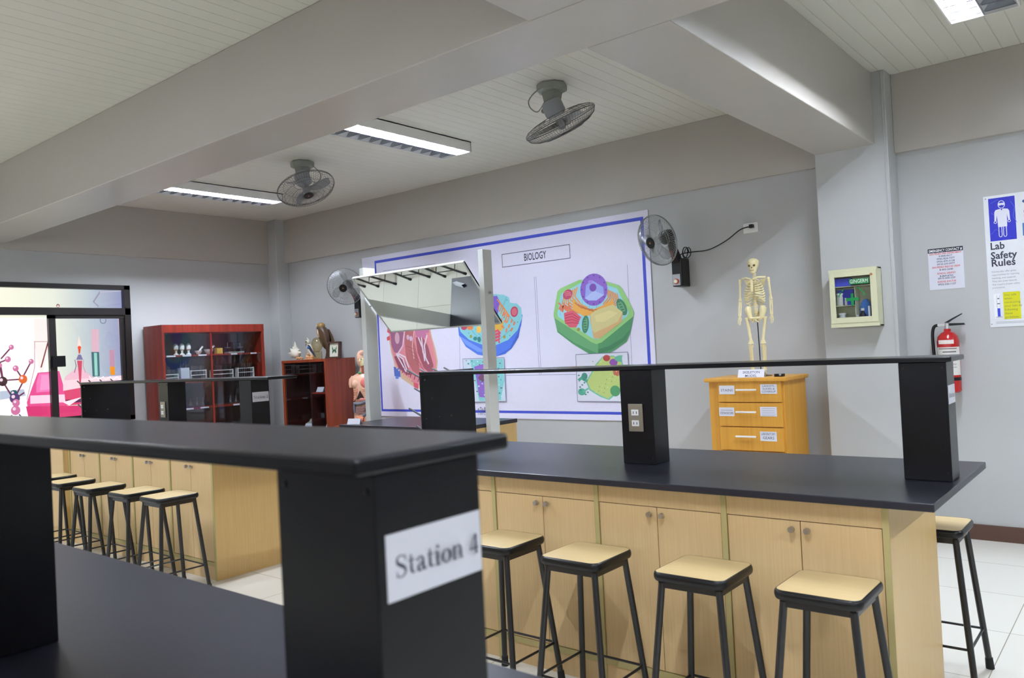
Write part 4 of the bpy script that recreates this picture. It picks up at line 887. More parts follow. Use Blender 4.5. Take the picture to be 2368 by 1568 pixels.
def ceiling_fan(base, centre, axis, cordside, label):
    t = thing('ceiling_fan', (base[0], base[1], CZ), label, 'fan', 'orbit fans on the ceiling')
    x, y, z = base
    MB().lathe([(0.098, z - 0.001), (0.104, z - 0.012), (0.102, z - 0.045), (0.085, z - 0.055), (0.03, z - 0.055)], (x, y, 0), 8).build('mount', GREYP, t)
    br = MB(); 
    for s in (-1, 1): br.prism([(x + s * 0.045, y - 0.05, z - 0.05), (x + s * 0.045, y + 0.05, z - 0.05), (x + s * 0.03, y + 0.022, z - 0.19), (x + s * 0.03, y - 0.022, z - 0.19)], (s * 0.006, 0, 0))
    br.prism([(x - 0.05, y - 0.045, z - 0.05), (x + 0.05, y - 0.045, z - 0.05), (x + 0.026, y - 0.02, z - 0.185), (x - 0.026, y - 0.02, z - 0.185)], (0, -0.005, 0))
    br.build('bracket', GREYP, t)
    c = V(centre); n = V(axis); m0 = c - n * 0.15; M = basis(c, n)
    md = MB(); md.M = M; md.lathe([(0.03, -0.165), (0.060, -0.155), (0.070, -0.13), (0.070, -0.07), (0.055, -0.05), (0.01, -0.045)]); md.build('motor', GREYM, t, smooth=True)
    MB().cyl((x, y, z - 0.17), m0 + n * 0.04, 0.02, 12).cyl(V((x, y, z - 0.18)) + RGT * -0.06, V((x, y, z - 0.18)) + RGT * 0.06, 0.010, 10).ball(V((x, y, z - 0.18)) + RGT * -0.062, 0.017).ball(V((x, y, z - 0.18)) + RGT * 0.062, 0.017).build('joint', GREYP, t)
    fan_head(t, M, 0.25, BLADEG, WIREG, wires=72, r_ring=0.0035)
    s = cordside; b = V((x, y, z))
    MB().tube(soft([b + RGT * s * 0.095 + V((0, 0, -0.04)), b + RGT * s * 0.135 + V((0, 0, -0.075)), b + RGT * s * 0.16 + V((0, 0, -0.12)), b + RGT * s * 0.145 + V((0, 0, -0.165)), b + RGT * s * 0.10 + V((0, 0, -0.185)), m0 + RGT * s * 0.04]), 0.004, 6).build('cord', GREYP, t, smooth=True)
GREYM = mat('grey_motor', (150, 154, 160), 0.45)
yfan = 4.32
bR = ony(1275, 187, yfan); bL = ony(699, 378, yfan)
ceiling_fan((bR.x, yfan, CZ), ony(1296, 284, yfan + 0.0) , facing(ony(1296, 284, yfan), 0.10, 0.437, 0.90), -1, 'grey orbit fan on the ceiling tilted almost edge-on, right of the lit fixture')
ceiling_fan((bL.x, yfan, CZ), ony(708, 436, yfan - 0.06), facing(ony(708, 436, yfan - 0.06), 0.55, 0.28, 0.80), 1, 'grey orbit fan at the left of the ceiling, its round cage facing the room')

def wall_fan(bxm, zb, centre, axis, head_r, label, phase):
    t = thing('wall_fan', (bxm, YB, zb), label, 'fan', 'wall fans beside the banner')
    MB().box((bxm - 0.045, 5.83, zb), (bxm + 0.045, YB, zb + 0.23)).build('wall_box', BLACKP, t, bevel=0.01)
    pn = MB().prism([(bxm - 0.038 , 5.8295, zb + 0.008), (bxm + 0.03, 5.8295, zb + 0.008), (bxm + 0.03, 5.8295, zb + 0.10), (bxm - 0.038, 5.8295, zb + 0.10)], (0, -0.004, 0)).build('control_panel', GREYP2, t, bevel=0.002)
    MB().cyl((bxm - 0.004, 5.8255, zb + 0.042), (bxm - 0.004, 5.819, zb + 0.042), 0.022, 20, mt=inkm((186, 70, 44))).cyl((bxm - 0.004, 5.819, zb + 0.042), (bxm - 0.004, 5.806, zb + 0.042), 0.015, 20, mt=inkm((226, 220, 196))).build('knob', None, pn)
    c = V(centre); n = V(axis); M = basis(c, n); m0 = c - n * 0.13
    arm = MB().loft([[(bxm - 0.03, 5.84, zb + 0.17), (bxm + 0.03, 5.84, zb + 0.17), (bxm + 0.03, 5.90, zb + 0.20), (bxm - 0.03, 5.90, zb + 0.20)], [m0 + V((-0.022, -0.015, -0.02)), m0 + V((0.022, -0.015, -0.02)), m0 + V((0.022, 0.02, 0.0)), m0 + V((-0.022, 0.02, 0.0))]]).build('arm', BLACKP, t, bevel=0.004)
    q0 = V((bxm - 0.0, 5.836, zb + 0.20)); q1 = q0.lerp(m0 + V((0, -0.016, -0.02)), 0.5)
    MB().tube([q0 + V((-0.012, -0.004, 0)), q1 + V((-0.01, -0.006, 0))], 0.007, 6).build('red_stripe', inkm((150, 44, 34)), arm)
    md = MB(); md.M = M; md.lathe([(0.025, -0.17), (0.05, -0.155), (0.058, -0.11), (0.056, -0.07), (0.03, -0.05)]); md.build('motor', BLACKP, t, smooth=True)
    fan_head(t, M, head_r, BLADEC, WIREC, wires=96, r_ring=0.0042, capr=0.044, blade_phase=phase)
    return t
GREYP2 = mat('silver_panel', (160, 164, 168), 0.35, metal=0.4)
wr_ = wall_fan(-3.01, 1.845, ony(1520, 556, 5.62), facing(ony(1520, 556, 5.62), 0.66, -0.70, 0.26), 0.205, 'black and clear wall fan overlapping the right edge of the banner', 0.5)
wall_fan(-6.99, 1.85, ony(798, 663, 5.66), facing(ony(798, 663, 5.66), 0.93, -0.28, 0.22), 0.205, 'black and clear wall fan left of the banner, partly hidden by the mirror', 1.2)
cp_ = [ony(*p, 5.93) for p in ((1575, 588), (1600, 583), (1640, 577), (1680, 556), (1712, 531), (1736, 523))]
cp_ = [V((-3.0, 5.86, 2.07))] + cp_[:-1] + [V((-2.415, 5.95, 2.262))]
MB().tube(soft(cp_), 0.0045, 8).build('cord', BLACKP, wr_, smooth=True)
MB().box((-2.43, YB - 0.045, 2.248), (-2.40, YB - 0.0095, 2.276)).build('plug', BLACKP, wr_, bevel=0.003)
cl_ = V((-2.965, 5.93, 2.12)); MB().tube([cl_ + V((0.022 * math.cos(a) * (1 + 0.02 * k), -0.03 * math.sin(a * 0.3), 0.045 * math.sin(a))) for k, a in ((j, j * 2 * PI / 10) for j in range(26))], 0.004, 6).build('coiled_cord', BLACKP, wr_, smooth=True)

# ================================================================== FIRST AID CABINET
fx0, fx1, fy0, fy1, fz0, fz1 = -1.757, -1.452, 5.63, 5.7598, 1.44, 1.835
t = thing('first_aid_cabinet', ((fx0 + fx1) / 2, fy1, fz0), 'cream glass-door first aid cabinet with green cross on the column', 'cabinet')
MB().box((fx0, fy0 + 0.018, fz0), (fx0 + 0.008, fy1, fz1)).box((fx1 - 0.008, fy0 + 0.018, fz0), (fx1, fy1, fz1)).box((fx0, fy0 + 0.018, fz0), (fx1, fy1, fz0 + 0.008)).box((fx0, fy0 + 0.018, fz1 - 0.008), (fx1, fy1, fz1)).box((fx0, fy1 - 0.006, fz0), (fx1, fy1, fz1)).box((fx0 - 0.004, fy0 + 0.004, fz0), (fx1 + 0.004, fy0 + 0.03, fz0 + 0.028)).box((fx0 - 0.004, fy0 + 0.004, fz1 - 0.018), (fx1 + 0.004, fy0 + 0.03, fz1)).build('body', CREAM, t)
gx0, gx1, gz0, gz1 = fx0 + 0.034, fx1 - 0.040, fz0 + 0.066, fz1 - 0.052
door = MB().box((fx0, fy0, fz0 + 0.028), (gx0, fy0 + 0.016, fz1 - 0.018)).box((gx1, fy0, fz0 + 0.028), (fx1, fy0 + 0.016, fz1 - 0.018)).box((gx0, fy0, fz0 + 0.028), (gx1, fy0 + 0.016, gz0)).box((gx0, fy0, gz1), (gx1, fy0 + 0.016, fz1 - 0.018)).build('door', CREAM, t, bevel=0.001)
MB().box((gx0, fy0 + 0.006, gz0), (gx1, fy0 + 0.008, gz1)).build('glass', GLASS, door)
cr_ = MB(); A = Art(cr_, (gx0, fy0 + 0.0055, gz0), (1, 0, 0), (0, 0, 1), (0, -1, 0), 0.0003); gw, gh = gx1 - gx0, gz1 - gz0
GRN = inkm((18, 128, 66))
A.rect(gw * 0.44, gh * 0.28, gw * 0.52, gh * 0.58, GRN); A.rect(gw * 0.30, gh * 0.40, gw * 0.66, gh * 0.475, GRN)
for i, a in enumerate((160, 148, 132, 60, 46, 33, 20)):
    A.ell(gw * 0.47 + 0.088 * math.cos(math.radians(a)), gh * 0.43 + 0.088 * math.sin(math.radians(a)), 0.009, 0.005, GRN, math.radians(a - 90))
A.rect(gw * 0.42, gh * 0.80, gw * 0.97, gh * 0.93, inkm((34, 130, 72))); A.text('GINGERM', gw * 0.69, gh * 0.825, 0.036, inkm((206, 220, 206)), 0.01, fit=gw * 0.5)
cr_.build('green_cross', None, door)
MB().cyl((fx1 - 0.03, fy0, fz1 - 0.05), (fx1 - 0.03, fy0 - 0.006, fz1 - 0.05), 0.008, 14).build('lock', inkm((164, 120, 80)), door)
sh_ = MB().box((gx0 - 0.02, fy0 + 0.03, 1.715), (gx1 + 0.02, fy1 - 0.007, 1.72)).box((fx0 + 0.009, fy0 + 0.03, 1.585), ((gx0 + gx1) / 2, fy1 - 0.007, 1.59)).box(((gx0 + gx1) / 2 + 0.004, fy0 + 0.03, fz0 + 0.009), ((gx0 + gx1) / 2 + 0.009, fy1 - 0.007, 1.715)).build('shelf', CREAM, t)
def bottle(loc, r, h, body, cap, name, label, grp=None, neck=0.45):
    t = thing(name, loc, label, 'bottle', grp); x, y, z = loc
    MB().lathe([(r * 0.9, 0), (r, 0.004), (r, h * 0.62), (r * neck, h * 0.8), (r * neck, h * 0.86)], (x, y, z), 14).build('bottle_body', body, t, smooth=True)
    MB().cyl((x, y, z + h * 0.861), (x, y, z + h), r * neck * 1.25, 12).build('cap', cap, t, smooth=True)
ym = 5.69
bottle((-1.565, ym, fz0 + 0.0085), 0.021, 0.115, inkm((30, 30, 50)), WHITE, 'medicine_bottle', 'dark brown bottle with white cap in the first aid cabinet')
bottle((-1.592, 5.665, fz0 + 0.0085), 0.009, 0.072, WHITE, WHITE, 'medicine_bottle', 'slim white bottle beside the dark bottle in the first aid cabinet', neck=0.7)
bottle((-1.71, ym, 1.5905), 0.022, 0.085, inkm((214, 214, 204)), WHITE, 'medicine_bottle', 'white jar on the middle shelf of the first aid cabinet', neck=0.85)
bottle((-1.668, 5.68, 1.5905), 0.009, 0.05, inkm((200, 200, 190)), WHITE, 'medicine_bottle', 'tiny white vial next to the jar in the first aid cabinet', neck=0.7)
bottle((-1.70, ym, fz0 + 0.0085), 0.022, 0.09, WHITE, WHITE, 'medicine_bottle', 'white round tub behind the gauze box in the first aid cabinet', neck=0.95)
tag(MB().box((-1.722, 5.652, fz0 + 0.0085), (-1.635, 5.668, fz0 + 0.055), PAPER).box((-1.712, 5.6515, fz0 + 0.04), (-1.65, 5.6519, fz0 + 0.048), inkm((226, 150, 60))).build('medicine_box'), 'white box with orange stripe at the bottom of the first aid cabinet', 'box')
tag(MB().box((-1.735, 5.66, 1.7205), (-1.625, 5.72, 1.775)).build('medicine_box', inkm((76, 84, 214)), bevel=0.003), 'blue box on the top shelf of the first aid cabinet', 'box')
tag(MB().box((-1.735, 5.715, 1.5905), (-1.625, 5.745, 1.70)).build('medicine_box', inkm((72, 78, 220)), bevel=0.003), 'blue packet on the middle shelf of the first aid cabinet', 'box')
gl = MB(); gl.loft([[(-1.553 + rx * math.cos(a), 5.725 + 0.012 * math.sin(a), z) for a in [2 * PI * k / 12 for k in range(12)]] for z, rx in ((fz0 + 0.0085, 0.02), (1.50, 0.035), (1.56, 0.04), (1.60, 0.03), (1.625, 0.012))])
tag(gl.build('rubber_glove', inkm((70, 126, 206)), smooth=True), 'light blue glove pack behind the bottle in the first aid cabinet', 'glove')
tag(MB().box((-1.52, 5.655, fz0 + 0.0085), (-1.508, 5.70, 1.575), PAPER).box((-1.5205, 5.6545, fz0 + 0.009), (-1.5075, 5.70, 1.478), inkm((196, 70, 70))).build('booklet'), 'narrow white and red leaflet standing at the right inside the first aid cabinet', 'leaflet')

# ================================================================== NOTICES
def board(name, x0_, x1_, z0_, z1_, y=None, th=0.003, m_=None):
    y = YB - th if y is None else y
    mb = MB().box((x0_, y, z0_), (x1_, y + th - 0.0002, z1_), m_ or PAPER)
    return mb, Art(mb, (x0_, y, z0_), (1, 0, 0), (0, 0, 1), (0, -1, 0), 0.00008), x1_ - x0_, z1_ - z0_
p0, p1 = ony(2145, 577, YB - 0.003), ony(2232, 665, YB - 0.003)
mb, A, w, h = board('notice', p0.x, p1.x, p1.z, p0.z)
A.rect(0, h * 0.895, w, h, inkm((36, 38, 48))); A.text('EMERGENCY CONTACT #', w / 2, h * 0.917, 0.023, inkm((236, 238, 242)), 0.02, fit=w * 0.94)
RD, BK = inkm((206, 66, 72)), inkm((96, 98, 128))
for y, s, c, fit in ((0.845, 'SAN PEDRO FIRE DEPARTMENT', RD, 0.92), (0.785, '8-808-0617', BK, 0.38), (0.72, '0942-824-7377', BK, 0.51), (0.655, '0936-470-3128', BK, 0.51), (0.59, '0918-239-0977', BK, 0.51), (0.52, 'SAN PEDRO RESCUE CREW', RD, 0.80), (0.455, '8-403-2648', BK, 0.38),
                     (0.365, 'SCHOOL DENTIST', RD, 0.52), (0.30, '8-869-8792', BK, 0.38), (0.245, '0919-3091339', BK, 0.49), (0.165, 'SCHOOL DOCTOR', RD, 0.53), (0.10, '0922-226-1137', BK, 0.51)):
    A.text(s, w / 2, h * y, 0.0165, c, 0.018, fit=w * fit)
tag(mb.build('notice_sheet'), 'white EMERGENCY CONTACT notice with red headings above the fire extinguisher', 'notice')
p0, p1 = ony(2273, 456, YB - 0.004), ony(2290, 757, YB - 0.004)
mb, A, w, h = board('poster', p0.x, p0.x + 0.62, p1.z, p0.z, th=0.004, m_=inkm((226, 229, 234)))
def Q(u, v): p = ony(u, v, YB - 0.004); return (p.x - A.o.x, p.z - A.o.z)
BL2 = inkm((52, 56, 190)); a0, b0 = Q(2285, 464), Q(2353, 552); A.rect(a0[0], b0[1], b0[0] - 0.003, a0[1] + 0.01, BL2)
LB = inkm((96, 120, 214))
for pts in ([(0.035, 0.60), (0.06, 0.63), (0.09, 0.61), (0.12, 0.64)], [(0.04, 0.74), (0.07, 0.71), (0.05, 0.67)], [(0.15, 0.80), (0.17, 0.76), (0.16, 0.70), (0.18, 0.66)], [(0.04, 0.80), (0.08, 0.82), (0.10, 0.79)]): A.line(pts, 0.0025, LB)
FG = inkm((226, 228, 240)); cx, zt = (a0[0] + b0[0]) / 2 - 0.003, a0[1] + 0.01
def fig(pts, m_=FG): A.poly([(cx + x * 0.001, zt - z * 0.001) for x, z in pts], m_)
A.ell(cx, zt - 0.045, 0.017, 0.024, BL2); A.line([(cx + 0.018 * math.cos(a), zt - 0.046 + 0.024 * math.sin(a)) for a in [2 * PI * k / 20 for k in range(21)]], 0.004, FG)
fig([(-18, 36), (18, 36), (18, 50), (6, 52), (0, 48), (-6, 52), (-18, 50)])
fig([(-14, 74), (14, 74), (34, 78), (42, 92), (44, 150), (34, 152), (28, 110), (26, 190), (-24, 190), (-28, 110), (-33, 152), (-43, 150), (-41, 92), (-34, 78)])
fig([(-5, 73), (5, 73), (0, 86)], BL2)
for s in (-1, 1):
    A.line([(cx + s * 0.021, zt - 0.19), (cx + s * 0.021, zt - 0.245), (cx + s * 0.016, zt - 0.254), (cx + s * 0.007, zt - 0.252), (cx + s * 0.004, zt - 0.24), (cx + s * 0.005, zt - 0.19)], 0.004, FG)
    A.line([(cx + s * 0.038 + 0.007 * math.cos(a), zt - 0.156 + 0.008 * math.sin(a)) for a in [2 * PI * k / 12 for k in range(13)]], 0.0035, FG)
DK = inkm((66, 70, 84)); q = Q(2290, 578); lx = q[0]
for s, v, fit in (('Lab', 578, 0.078), ('Safety', 600, 0.146), ('Rules', 617, 0.132)):
    A.text(s, lx, Q(2290, v)[1], 0.064, DK, 0.022, align='LEFT', fit=fit)
for i, s in enumerate(('Science labs offer great', 'opportunities for learning,', 'teaching, and research.', 'They also pose hazards', 'that require proper safety', 'precautions.')):
    A.text(s, lx, Q(2292, 631 + 7.4 * i)[1], 0.0145, inkm((140, 144, 154)), 0.0, align='LEFT')
ya, yb_ = Q(2318, 676), Q(2364, 736); A.rect(ya[0] + 0.002, yb_[1], yb_[0] - 0.004, ya[1], inkm((214, 212, 30)))
for i, s in enumerate(('Stay safe', 'when', 'conducting', 'your labs by', 'following', 'these', 'guidelines.')):
    A.text(s, ya[0] + 0.008, ya[1] - 0.024 - 0.0238 * i, 0.0195, inkm((126, 130, 84)), 0.0, align='LEFT')
ta, tb = Q(2300, 680), Q(2316, 736); xm = (ta[0] + tb[0]) / 2 + 0.004
A.rect(ta[0] - 0.006, tb[1], tb[0], ta[1], inkm((238, 240, 244))); A.rect(xm - 0.008, tb[1] + 0.01, xm + 0.008, tb[1] + 0.065, inkm((62, 78, 210))); A.rect(xm - 0.009, tb[1] + 0.068, xm - 0.0075, ta[1] - 0.01, inkm((150, 156, 170))); A.rect(xm + 0.0075, tb[1] + 0.068, xm + 0.009, ta[1] - 0.01, inkm((150, 156, 170)))
A.ell(xm, tb[1] + 0.095, 0.010, 0.003, inkm((90, 96, 110))); A.ell(xm, tb[1] + 0.128, 0.006, 0.004, inkm((100, 106, 120))); A.ell(xm, tb[1] + 0.008, 0.02, 0.004, inkm((180, 184, 196)))
A.rect(ta[0], 0.022, 0.3, 0.024, inkm((150, 154, 164))); A.rect(ta[0], 0.030, 0.3, 0.032, inkm((150, 154, 164)))
e0 = Q(2364, 470); A.ell(e0[0] + 0.012, e0[1] + 0.012, 0.012, 0.010, inkm((60, 90, 130))); A.text('D', e0[0] + 0.004, Q(2364, 492)[1], 0.022, DK, 0, align='LEFT'); A.text('R', e0[0] + 0.004, Q(2364, 502)[1], 0.022, DK, 0, align='LEFT'); A.text('U', e0[0] + 0.004, Q(2364, 512)[1], 0.022, DK, 0, align='LEFT')
e1 = Q(2366, 545); A.rect(e1[0], e1[1], e1[0] + 0.12, e1[1] + 0.08, inkm((84, 122, 176)))
for u, v in ((2279, 461), (2294, 750)): qq = Q(u, v); A.ell(qq[0], qq[1], 0.003, 0.003, DK)
tag(mb.build('safety_poster'), 'Lab Safety Rules poster with blue lab coat figure at the right edge', 'poster')

# ================================================================== FIRE EXTINGUISHER
ex, ey = -1.098, 5.895
t = thing('fire_extinguisher', (ex, ey, 0.97), 'red fire extinguisher with black hose hanging on the right wall', 'fire extinguisher')
MB().lathe([(0.055, 0.975), (0.066, 0.985), (0.067, 1.31), (0.060, 1.345), (0.040, 1.368), (0.022, 1.378), (0.020, 1.395)], (ex, ey, 0), 28).build('cylinder', RED, t, smooth=True)
lb = MB(); 
def wrap(z0_, z1_, a0_, a1_, m_, r=0.0675, n=14): lb.add([(ex + r * math.sin(math.radians(a0_ + (a1_ - a0_) * k / n)), ey - r * math.cos(math.radians(a0_ + (a1_ - a0_) * k / n)), z) for z in (z0_, z1_) for k in range(n + 1)], [(k, k + 1, n + 2 + k, n + 1 + k) for k in range(n)], m_)
wrap(1.09, 1.275, -80, 80, inkm((214, 212, 206))); wrap(1.296, 1.322, -45, 40, inkm((226, 218, 212)), 0.0672); wrap(1.262, 1.268, -45, 55, inkm((120, 100, 96)), 0.0678); wrap(1.240, 1.247, -20, 50, inkm((90, 84, 92)), 0.0678); wrap(1.22, 1.224, -20, 50, inkm((140, 136, 140)), 0.0678); wrap(1.195, 1.21, -5, 30, inkm((60, 60, 66)), 0.0678); wrap(1.16, 1.164, -40, 50, inkm((150, 146, 150)), 0.0678); wrap(1.14, 1.144, -40, 50, inkm((150, 146, 150)), 0.0678)
for k in range(8): wrap(1.226 + 0.026 * math.sin(k * PI / 4) - 0.001, 1.226 + 0.026 * math.sin(k * PI / 4) + 0.001, -32 + 12 * math.cos(k * PI / 4), -28 + 12 * math.cos(k * PI / 4), inkm((110, 104, 108)), 0.0679, 2)
wrap(1.055, 1.075, -85, 85, BLACKP, 0.0685)
lb.build('paper_label', None, t)
MB().cyl((ex, ey, 1.395), (ex, ey, 1.43), 0.017, 16).box((ex - 0.055, ey - 0.012, 1.415), (ex - 0.01, ey + 0.012, 1.43)).build('valve', STEEL, t)
MB().prism([(ex - 0.01, ey - 0.011, 1.432), (ex + 0.10, ey - 0.011, 1.428), (ex + 0.105, ey - 0.011, 1.416), (ex, ey - 0.011, 1.414)], (0, 0.022, 0)).build('carry_handle', BLACKP, t)
MB().prism([(ex - 0.015, ey - 0.009, 1.436), (ex + 0.03, ey - 0.009, 1.462), (ex + 0.09, ey - 0.009, 1.492), (ex + 0.09, ey - 0.009, 1.486), (ex + 0.03, ey - 0.009, 1.45), (ex + 0.01, ey - 0.009, 1.434)], (0, 0.018, 0)).build('lever', BLACKP, t)
MB().tube(soft([(ex - 0.055, ey, 1.422), (ex - 0.078, ey - 0.005, 1.41), (ex - 0.088, ey - 0.008, 1.36), (ex - 0.086, ey - 0.01, 1.25), (ex - 0.078, ey - 0.012, 1.10), (ex - 0.07, ey - 0.02, 1.02)]), 0.010, 10).build('hose', BLACKP, t, smooth=True)
MB().box((ex - 0.02, ey + 0.06, 1.30), (ex + 0.02, YB, 1.36)).build('wall_hook', STEEL, t)

# ================================================================== DISPLAY CABINETS
GREYBACK = mat('cabinet_back_grey', (78, 78, 84), 0.6)
rx0, rx1, ry0, ry1, rz1 = -8.60, -8.20, 4.185, 5.42, 1.853
t = thing('display_cabinet', (rx0, (ry0 + ry1) / 2, 0), 'tall red-stained display cabinet with glass doors against the left wall', 'cabinet')
mb = MB().box((rx0, ry0, 0), (rx1, ry0 + 0.025, rz1)).box((rx0, ry1 - 0.03, 0), (rx1, ry1, rz1)).box((rx0, ry0 - 0.001, rz1 - 0.085), (rx1 + 0.001, ry1 + 0.001, rz1 + 0.001)).box((rx0, ry0 + 0.025, 0), (rx1 - 0.001, ry1 - 0.03, 0.08)).build('body', REDW, t, bevel=0.002)
MB().box((rx0 + 0.001, ry0 + 0.026, 0.081), (rx0 + 0.014, ry1 - 0.031, rz1 - 0.086)).build('back_panel', GREYBACK, t)
shz = (1.525, 1.235, 0.945, 0.66)
for z in shz: MB().box((rx0 + 0.015, ry0 + 0.026, z - 0.018), (rx1 - 0.03, ry1 - 0.031, z)).build('shelf', REDW, t)
for s, (a, b) in enumerate(((ry0 + 0.026, 4.76), (4.74, ry1 - 0.031))):
    xg = rx1 - 0.012 - 0.008 * s
    dg_ = MB().box((xg - 0.003, a, 0.081), (xg, b, rz1 - 0.086)).build('glass_door', GLASS, t)
    MB().box((xg - 0.006, b - 0.02 if s == 0 else a, 0.081), (xg + 0.002, b if s == 0 else a + 0.02, rz1 - 0.086)).build('door_edge', REDW, dg_)
for i, z in enumerate(shz[:3]):
    for (a, b) in ((4.24, 4.34), (4.42, 4.52), (4.60, 4.70), (5.0, 5.08), (5.25, 5.33)):
        if i == 1: continue
        MB().box((rx1 - 0.0295, a, z - 0.017), (rx1 - 0.0285, b, z - 0.001)).build('shelf_label', PAPER, t)
CM = 'glassware and models inside the red display cabinet'
PORC = mat('porcelain', (230, 230, 226), 0.3)
xi = -8.33
for k, y in enumerate((4.40, 4.47, 4.545)):
    tag(MB().lathe([(0.028, 0.0005), (0.028, 0.01), (0.012, 0.02), (0.012, 0.05), (0.026, 0.065), (0.027, 0.10), (0.018, 0.12), (0.004, 0.13)], (xi, y, 1.525), 14).build('tooth_model', (inkm((196, 196, 190)), PORC, PORC)[k], smooth=True), ('dull', 'middle', 'right')[k] + ' of three small white tooth-like models on the red cabinet top shelf', 'model', CM)
for k, y in enumerate((4.66, 4.785)):
    m_ = thing('mortar_and_pestle', (xi, y, 1.5255), ('smaller', 'larger')[k] + ' white mortar with pestle on the top shelf of the red cabinet', 'mortar', CM)
    s = (0.8, 1.0)[k]
    MB().lathe([(0.022 * s, 0.0), (0.03 * s, 0.01), (0.045 * s, 0.035 * s), (0.05 * s, 0.055 * s), (0.045 * s, 0.055 * s), (0.03 * s, 0.02)], (xi, y, 1.5255), 18).build('bowl', PORC, m_, smooth=True)
    MB().cyl((xi, y, 1.55), (xi, y + 0.065 * s, 1.60 + 0.02 * s), 0.009, 10, 0.013).build('pestle', PORC, m_, smooth=True)
tag(MB().box((-8.36, 4.87, 1.5255), (-8.30, 4.94, 1.59)).build('cardboard_box', inkm((206, 168, 74))), 'small yellow box on the top shelf of the red cabinet', 'box', CM)
db = thing('balance_scale', (-8.36, 5.12, 1.5255), 'dark balance scale on the top shelf of the red cabinet', 'scale', CM)
MB().box((-8.41, 5.02, 1.5255), (-8.31, 5.22, 1.545)).build('base', GREYP, db); MB().cyl((-8.36, 5.12, 1.545), (-8.36, 5.12, 1.66), 0.008).cyl((-8.36, 5.04, 1.65), (-8.36, 5.20, 1.65), 0.005).build('beam', BLACKM, db)
for y in (5.04, 5.20): MB().lathe([(0.03, 0), (0.035, 0.006)], (-8.36, y, 1.59), 14).cyl((-8.36, y, 1.595), (-8.36, y, 1.65), 0.002, 6).build('pan', CHROME, db)
def rack(y0_, y1_, z, label, n, hh=0.09):
    q = thing('test_tube_rack', (xi, (y0_ + y1_) / 2, z), label, 'test tube rack', CM)
    b = MB()
    for zz in (0.0005, hh * 0.5, hh * 0.9): b.box((xi - 0.035, y0_, z + zz), (xi + 0.035, y1_, z + zz + 0.006))
    for yy in (y0_, y1_ - 0.006): b.box((xi - 0.035, yy, z), (xi + 0.035, yy + 0.006, z + hh))
    b.build('rack_frame', WHITE, q)
    for k in range(n):
        yy = y0_ + 0.018 + k * (y1_ - y0_ - 0.036) / (n - 1); MB().cyl((xi + 0.015, yy, z + 0.008), (xi + 0.015, yy, z + hh + 0.05), 0.007, 8).build('test_tube', CLEARG, q, smooth=True)
rack(4.23, 4.40, 1.2355, 'white test tube rack at the left of the red cabinet middle shelf', 8)
rack(4.54, 4.73, 1.2355, 'white test tube rack left of the centre post in the red cabinet', 9, 0.12)
rack(4.80, 5.06, 1.2355, 'clear test tube rack right of the centre post in the red cabinet', 12, 0.11)
rack(5.12, 5.33, 1.2355, 'metal test tube rack at the right of the red cabinet middle shelf', 8, 0.12)
tag(MB().box((-8.36, 4.42, 1.2355), (-8.28, 4.52, 1.385)).build('storage_tin', inkm((196, 202, 214)), bevel=0.003), 'pale grey box with small bottles on it in the red cabinet', 'box', CM)
for k, y in enumerate((4.44, 4.47, 4.50)): tag(MB().lathe([(0.012, 0.0005), (0.012, 0.04), (0.005, 0.055), (0.005, 0.075)], (-8.32, y, 1.385), 10).build('small_bottle', CLEARG, smooth=True), ('left', 'middle', 'right')[k] + ' tiny bottle on top of the pale grey box in the red cabinet', 'bottle', CM)
for k, y in enumerate((4.46, 4.54, 4.62, 4.69, 5.03, 5.10)):
    tag(MB().lathe([(0.032, 0.0005), (0.034, 0.006), (0.012, 0.07), (0.012, 0.10), (0.015, 0.104)], (xi, y, 0.945), 14).build('glass_flask', CLEARG, smooth=True), 'conical glass flask on the lower shelf of the red cabinet, %s' % ('leftmost', 'second from the left', 'third from the left', 'fourth from the left', 'fifth from the left', 'rightmost')[k], 'flask', CM)
for k, (y, c) in enumerate(((4.62, (190, 80, 90)), (4.72, (200, 206, 220)), (5.0, (110, 110, 116)))):
    tag(MB().box((xi - 0.03, y - 0.04, 0.6605), (xi + 0.03, y + 0.04, 0.72)).build('specimen_box', inkm(c)), ('reddish', 'pale', 'dark grey')[k] + ' small box low in the red cabinet above the near bench edge', 'box', CM)

bx0_, bx1_, by0_, by1_, bz1_ = -7.99, -7.165, 5.50, 5.915, 1.408
t = thing('display_cabinet', ((bx0_ + bx1_) / 2, by1_, 0), 'brown wooden display cabinet with bird figures on top in the far corner', 'cabinet')
MB().box((bx0_, by0_, 0), (bx0_ + 0.03, by1_, bz1_)).box((bx1_ - 0.03, by0_, 0), (bx1_, by1_, bz1_)).box((bx0_ - 0.001, by0_ - 0.001, bz1_ - 0.03), (bx1_ + 0.001, by1_, bz1_ + 0.0003)).box((bx0_ + 0.03, by0_ + 0.001, 0), (bx1_ - 0.03, by1_, 0.5)).build('body', BROWNW, t, bevel=0.002)
MB().box((bx0_ + 0.031, by1_ - 0.015, 0.501), (bx1_ - 0.031, by1_ - 0.003, bz1_ - 0.031)).build('back_panel', DARKIN, t)
MB().box((-7.505, by0_ + 0.03, 0.501), (-7.48, by1_ - 0.016, bz1_ - 0.031)).build('divider', DARKIN, t)
MB().box((bx0_ + 0.0305, by0_ + 0.03, 0.501), (bx0_ + 0.034, by1_ - 0.016, bz1_ - 0.031)).build('shade_lining', DARKIN, t)  # added lining, coloured dark so the inner side face looks shaded
SHZ = 1.035
MB().box((-7.479, by0_ + 0.03, SHZ - 0.02), (bx1_ - 0.031, by1_ - 0.016, SHZ)).build('shelf', REDW, t)
MB().box((bx0_ + 0.031, by0_ + 0.03, 0.66), (bx1_ - 0.031, by1_ - 0.016, 0.68)).build('shelf', REDW, t) if False else None
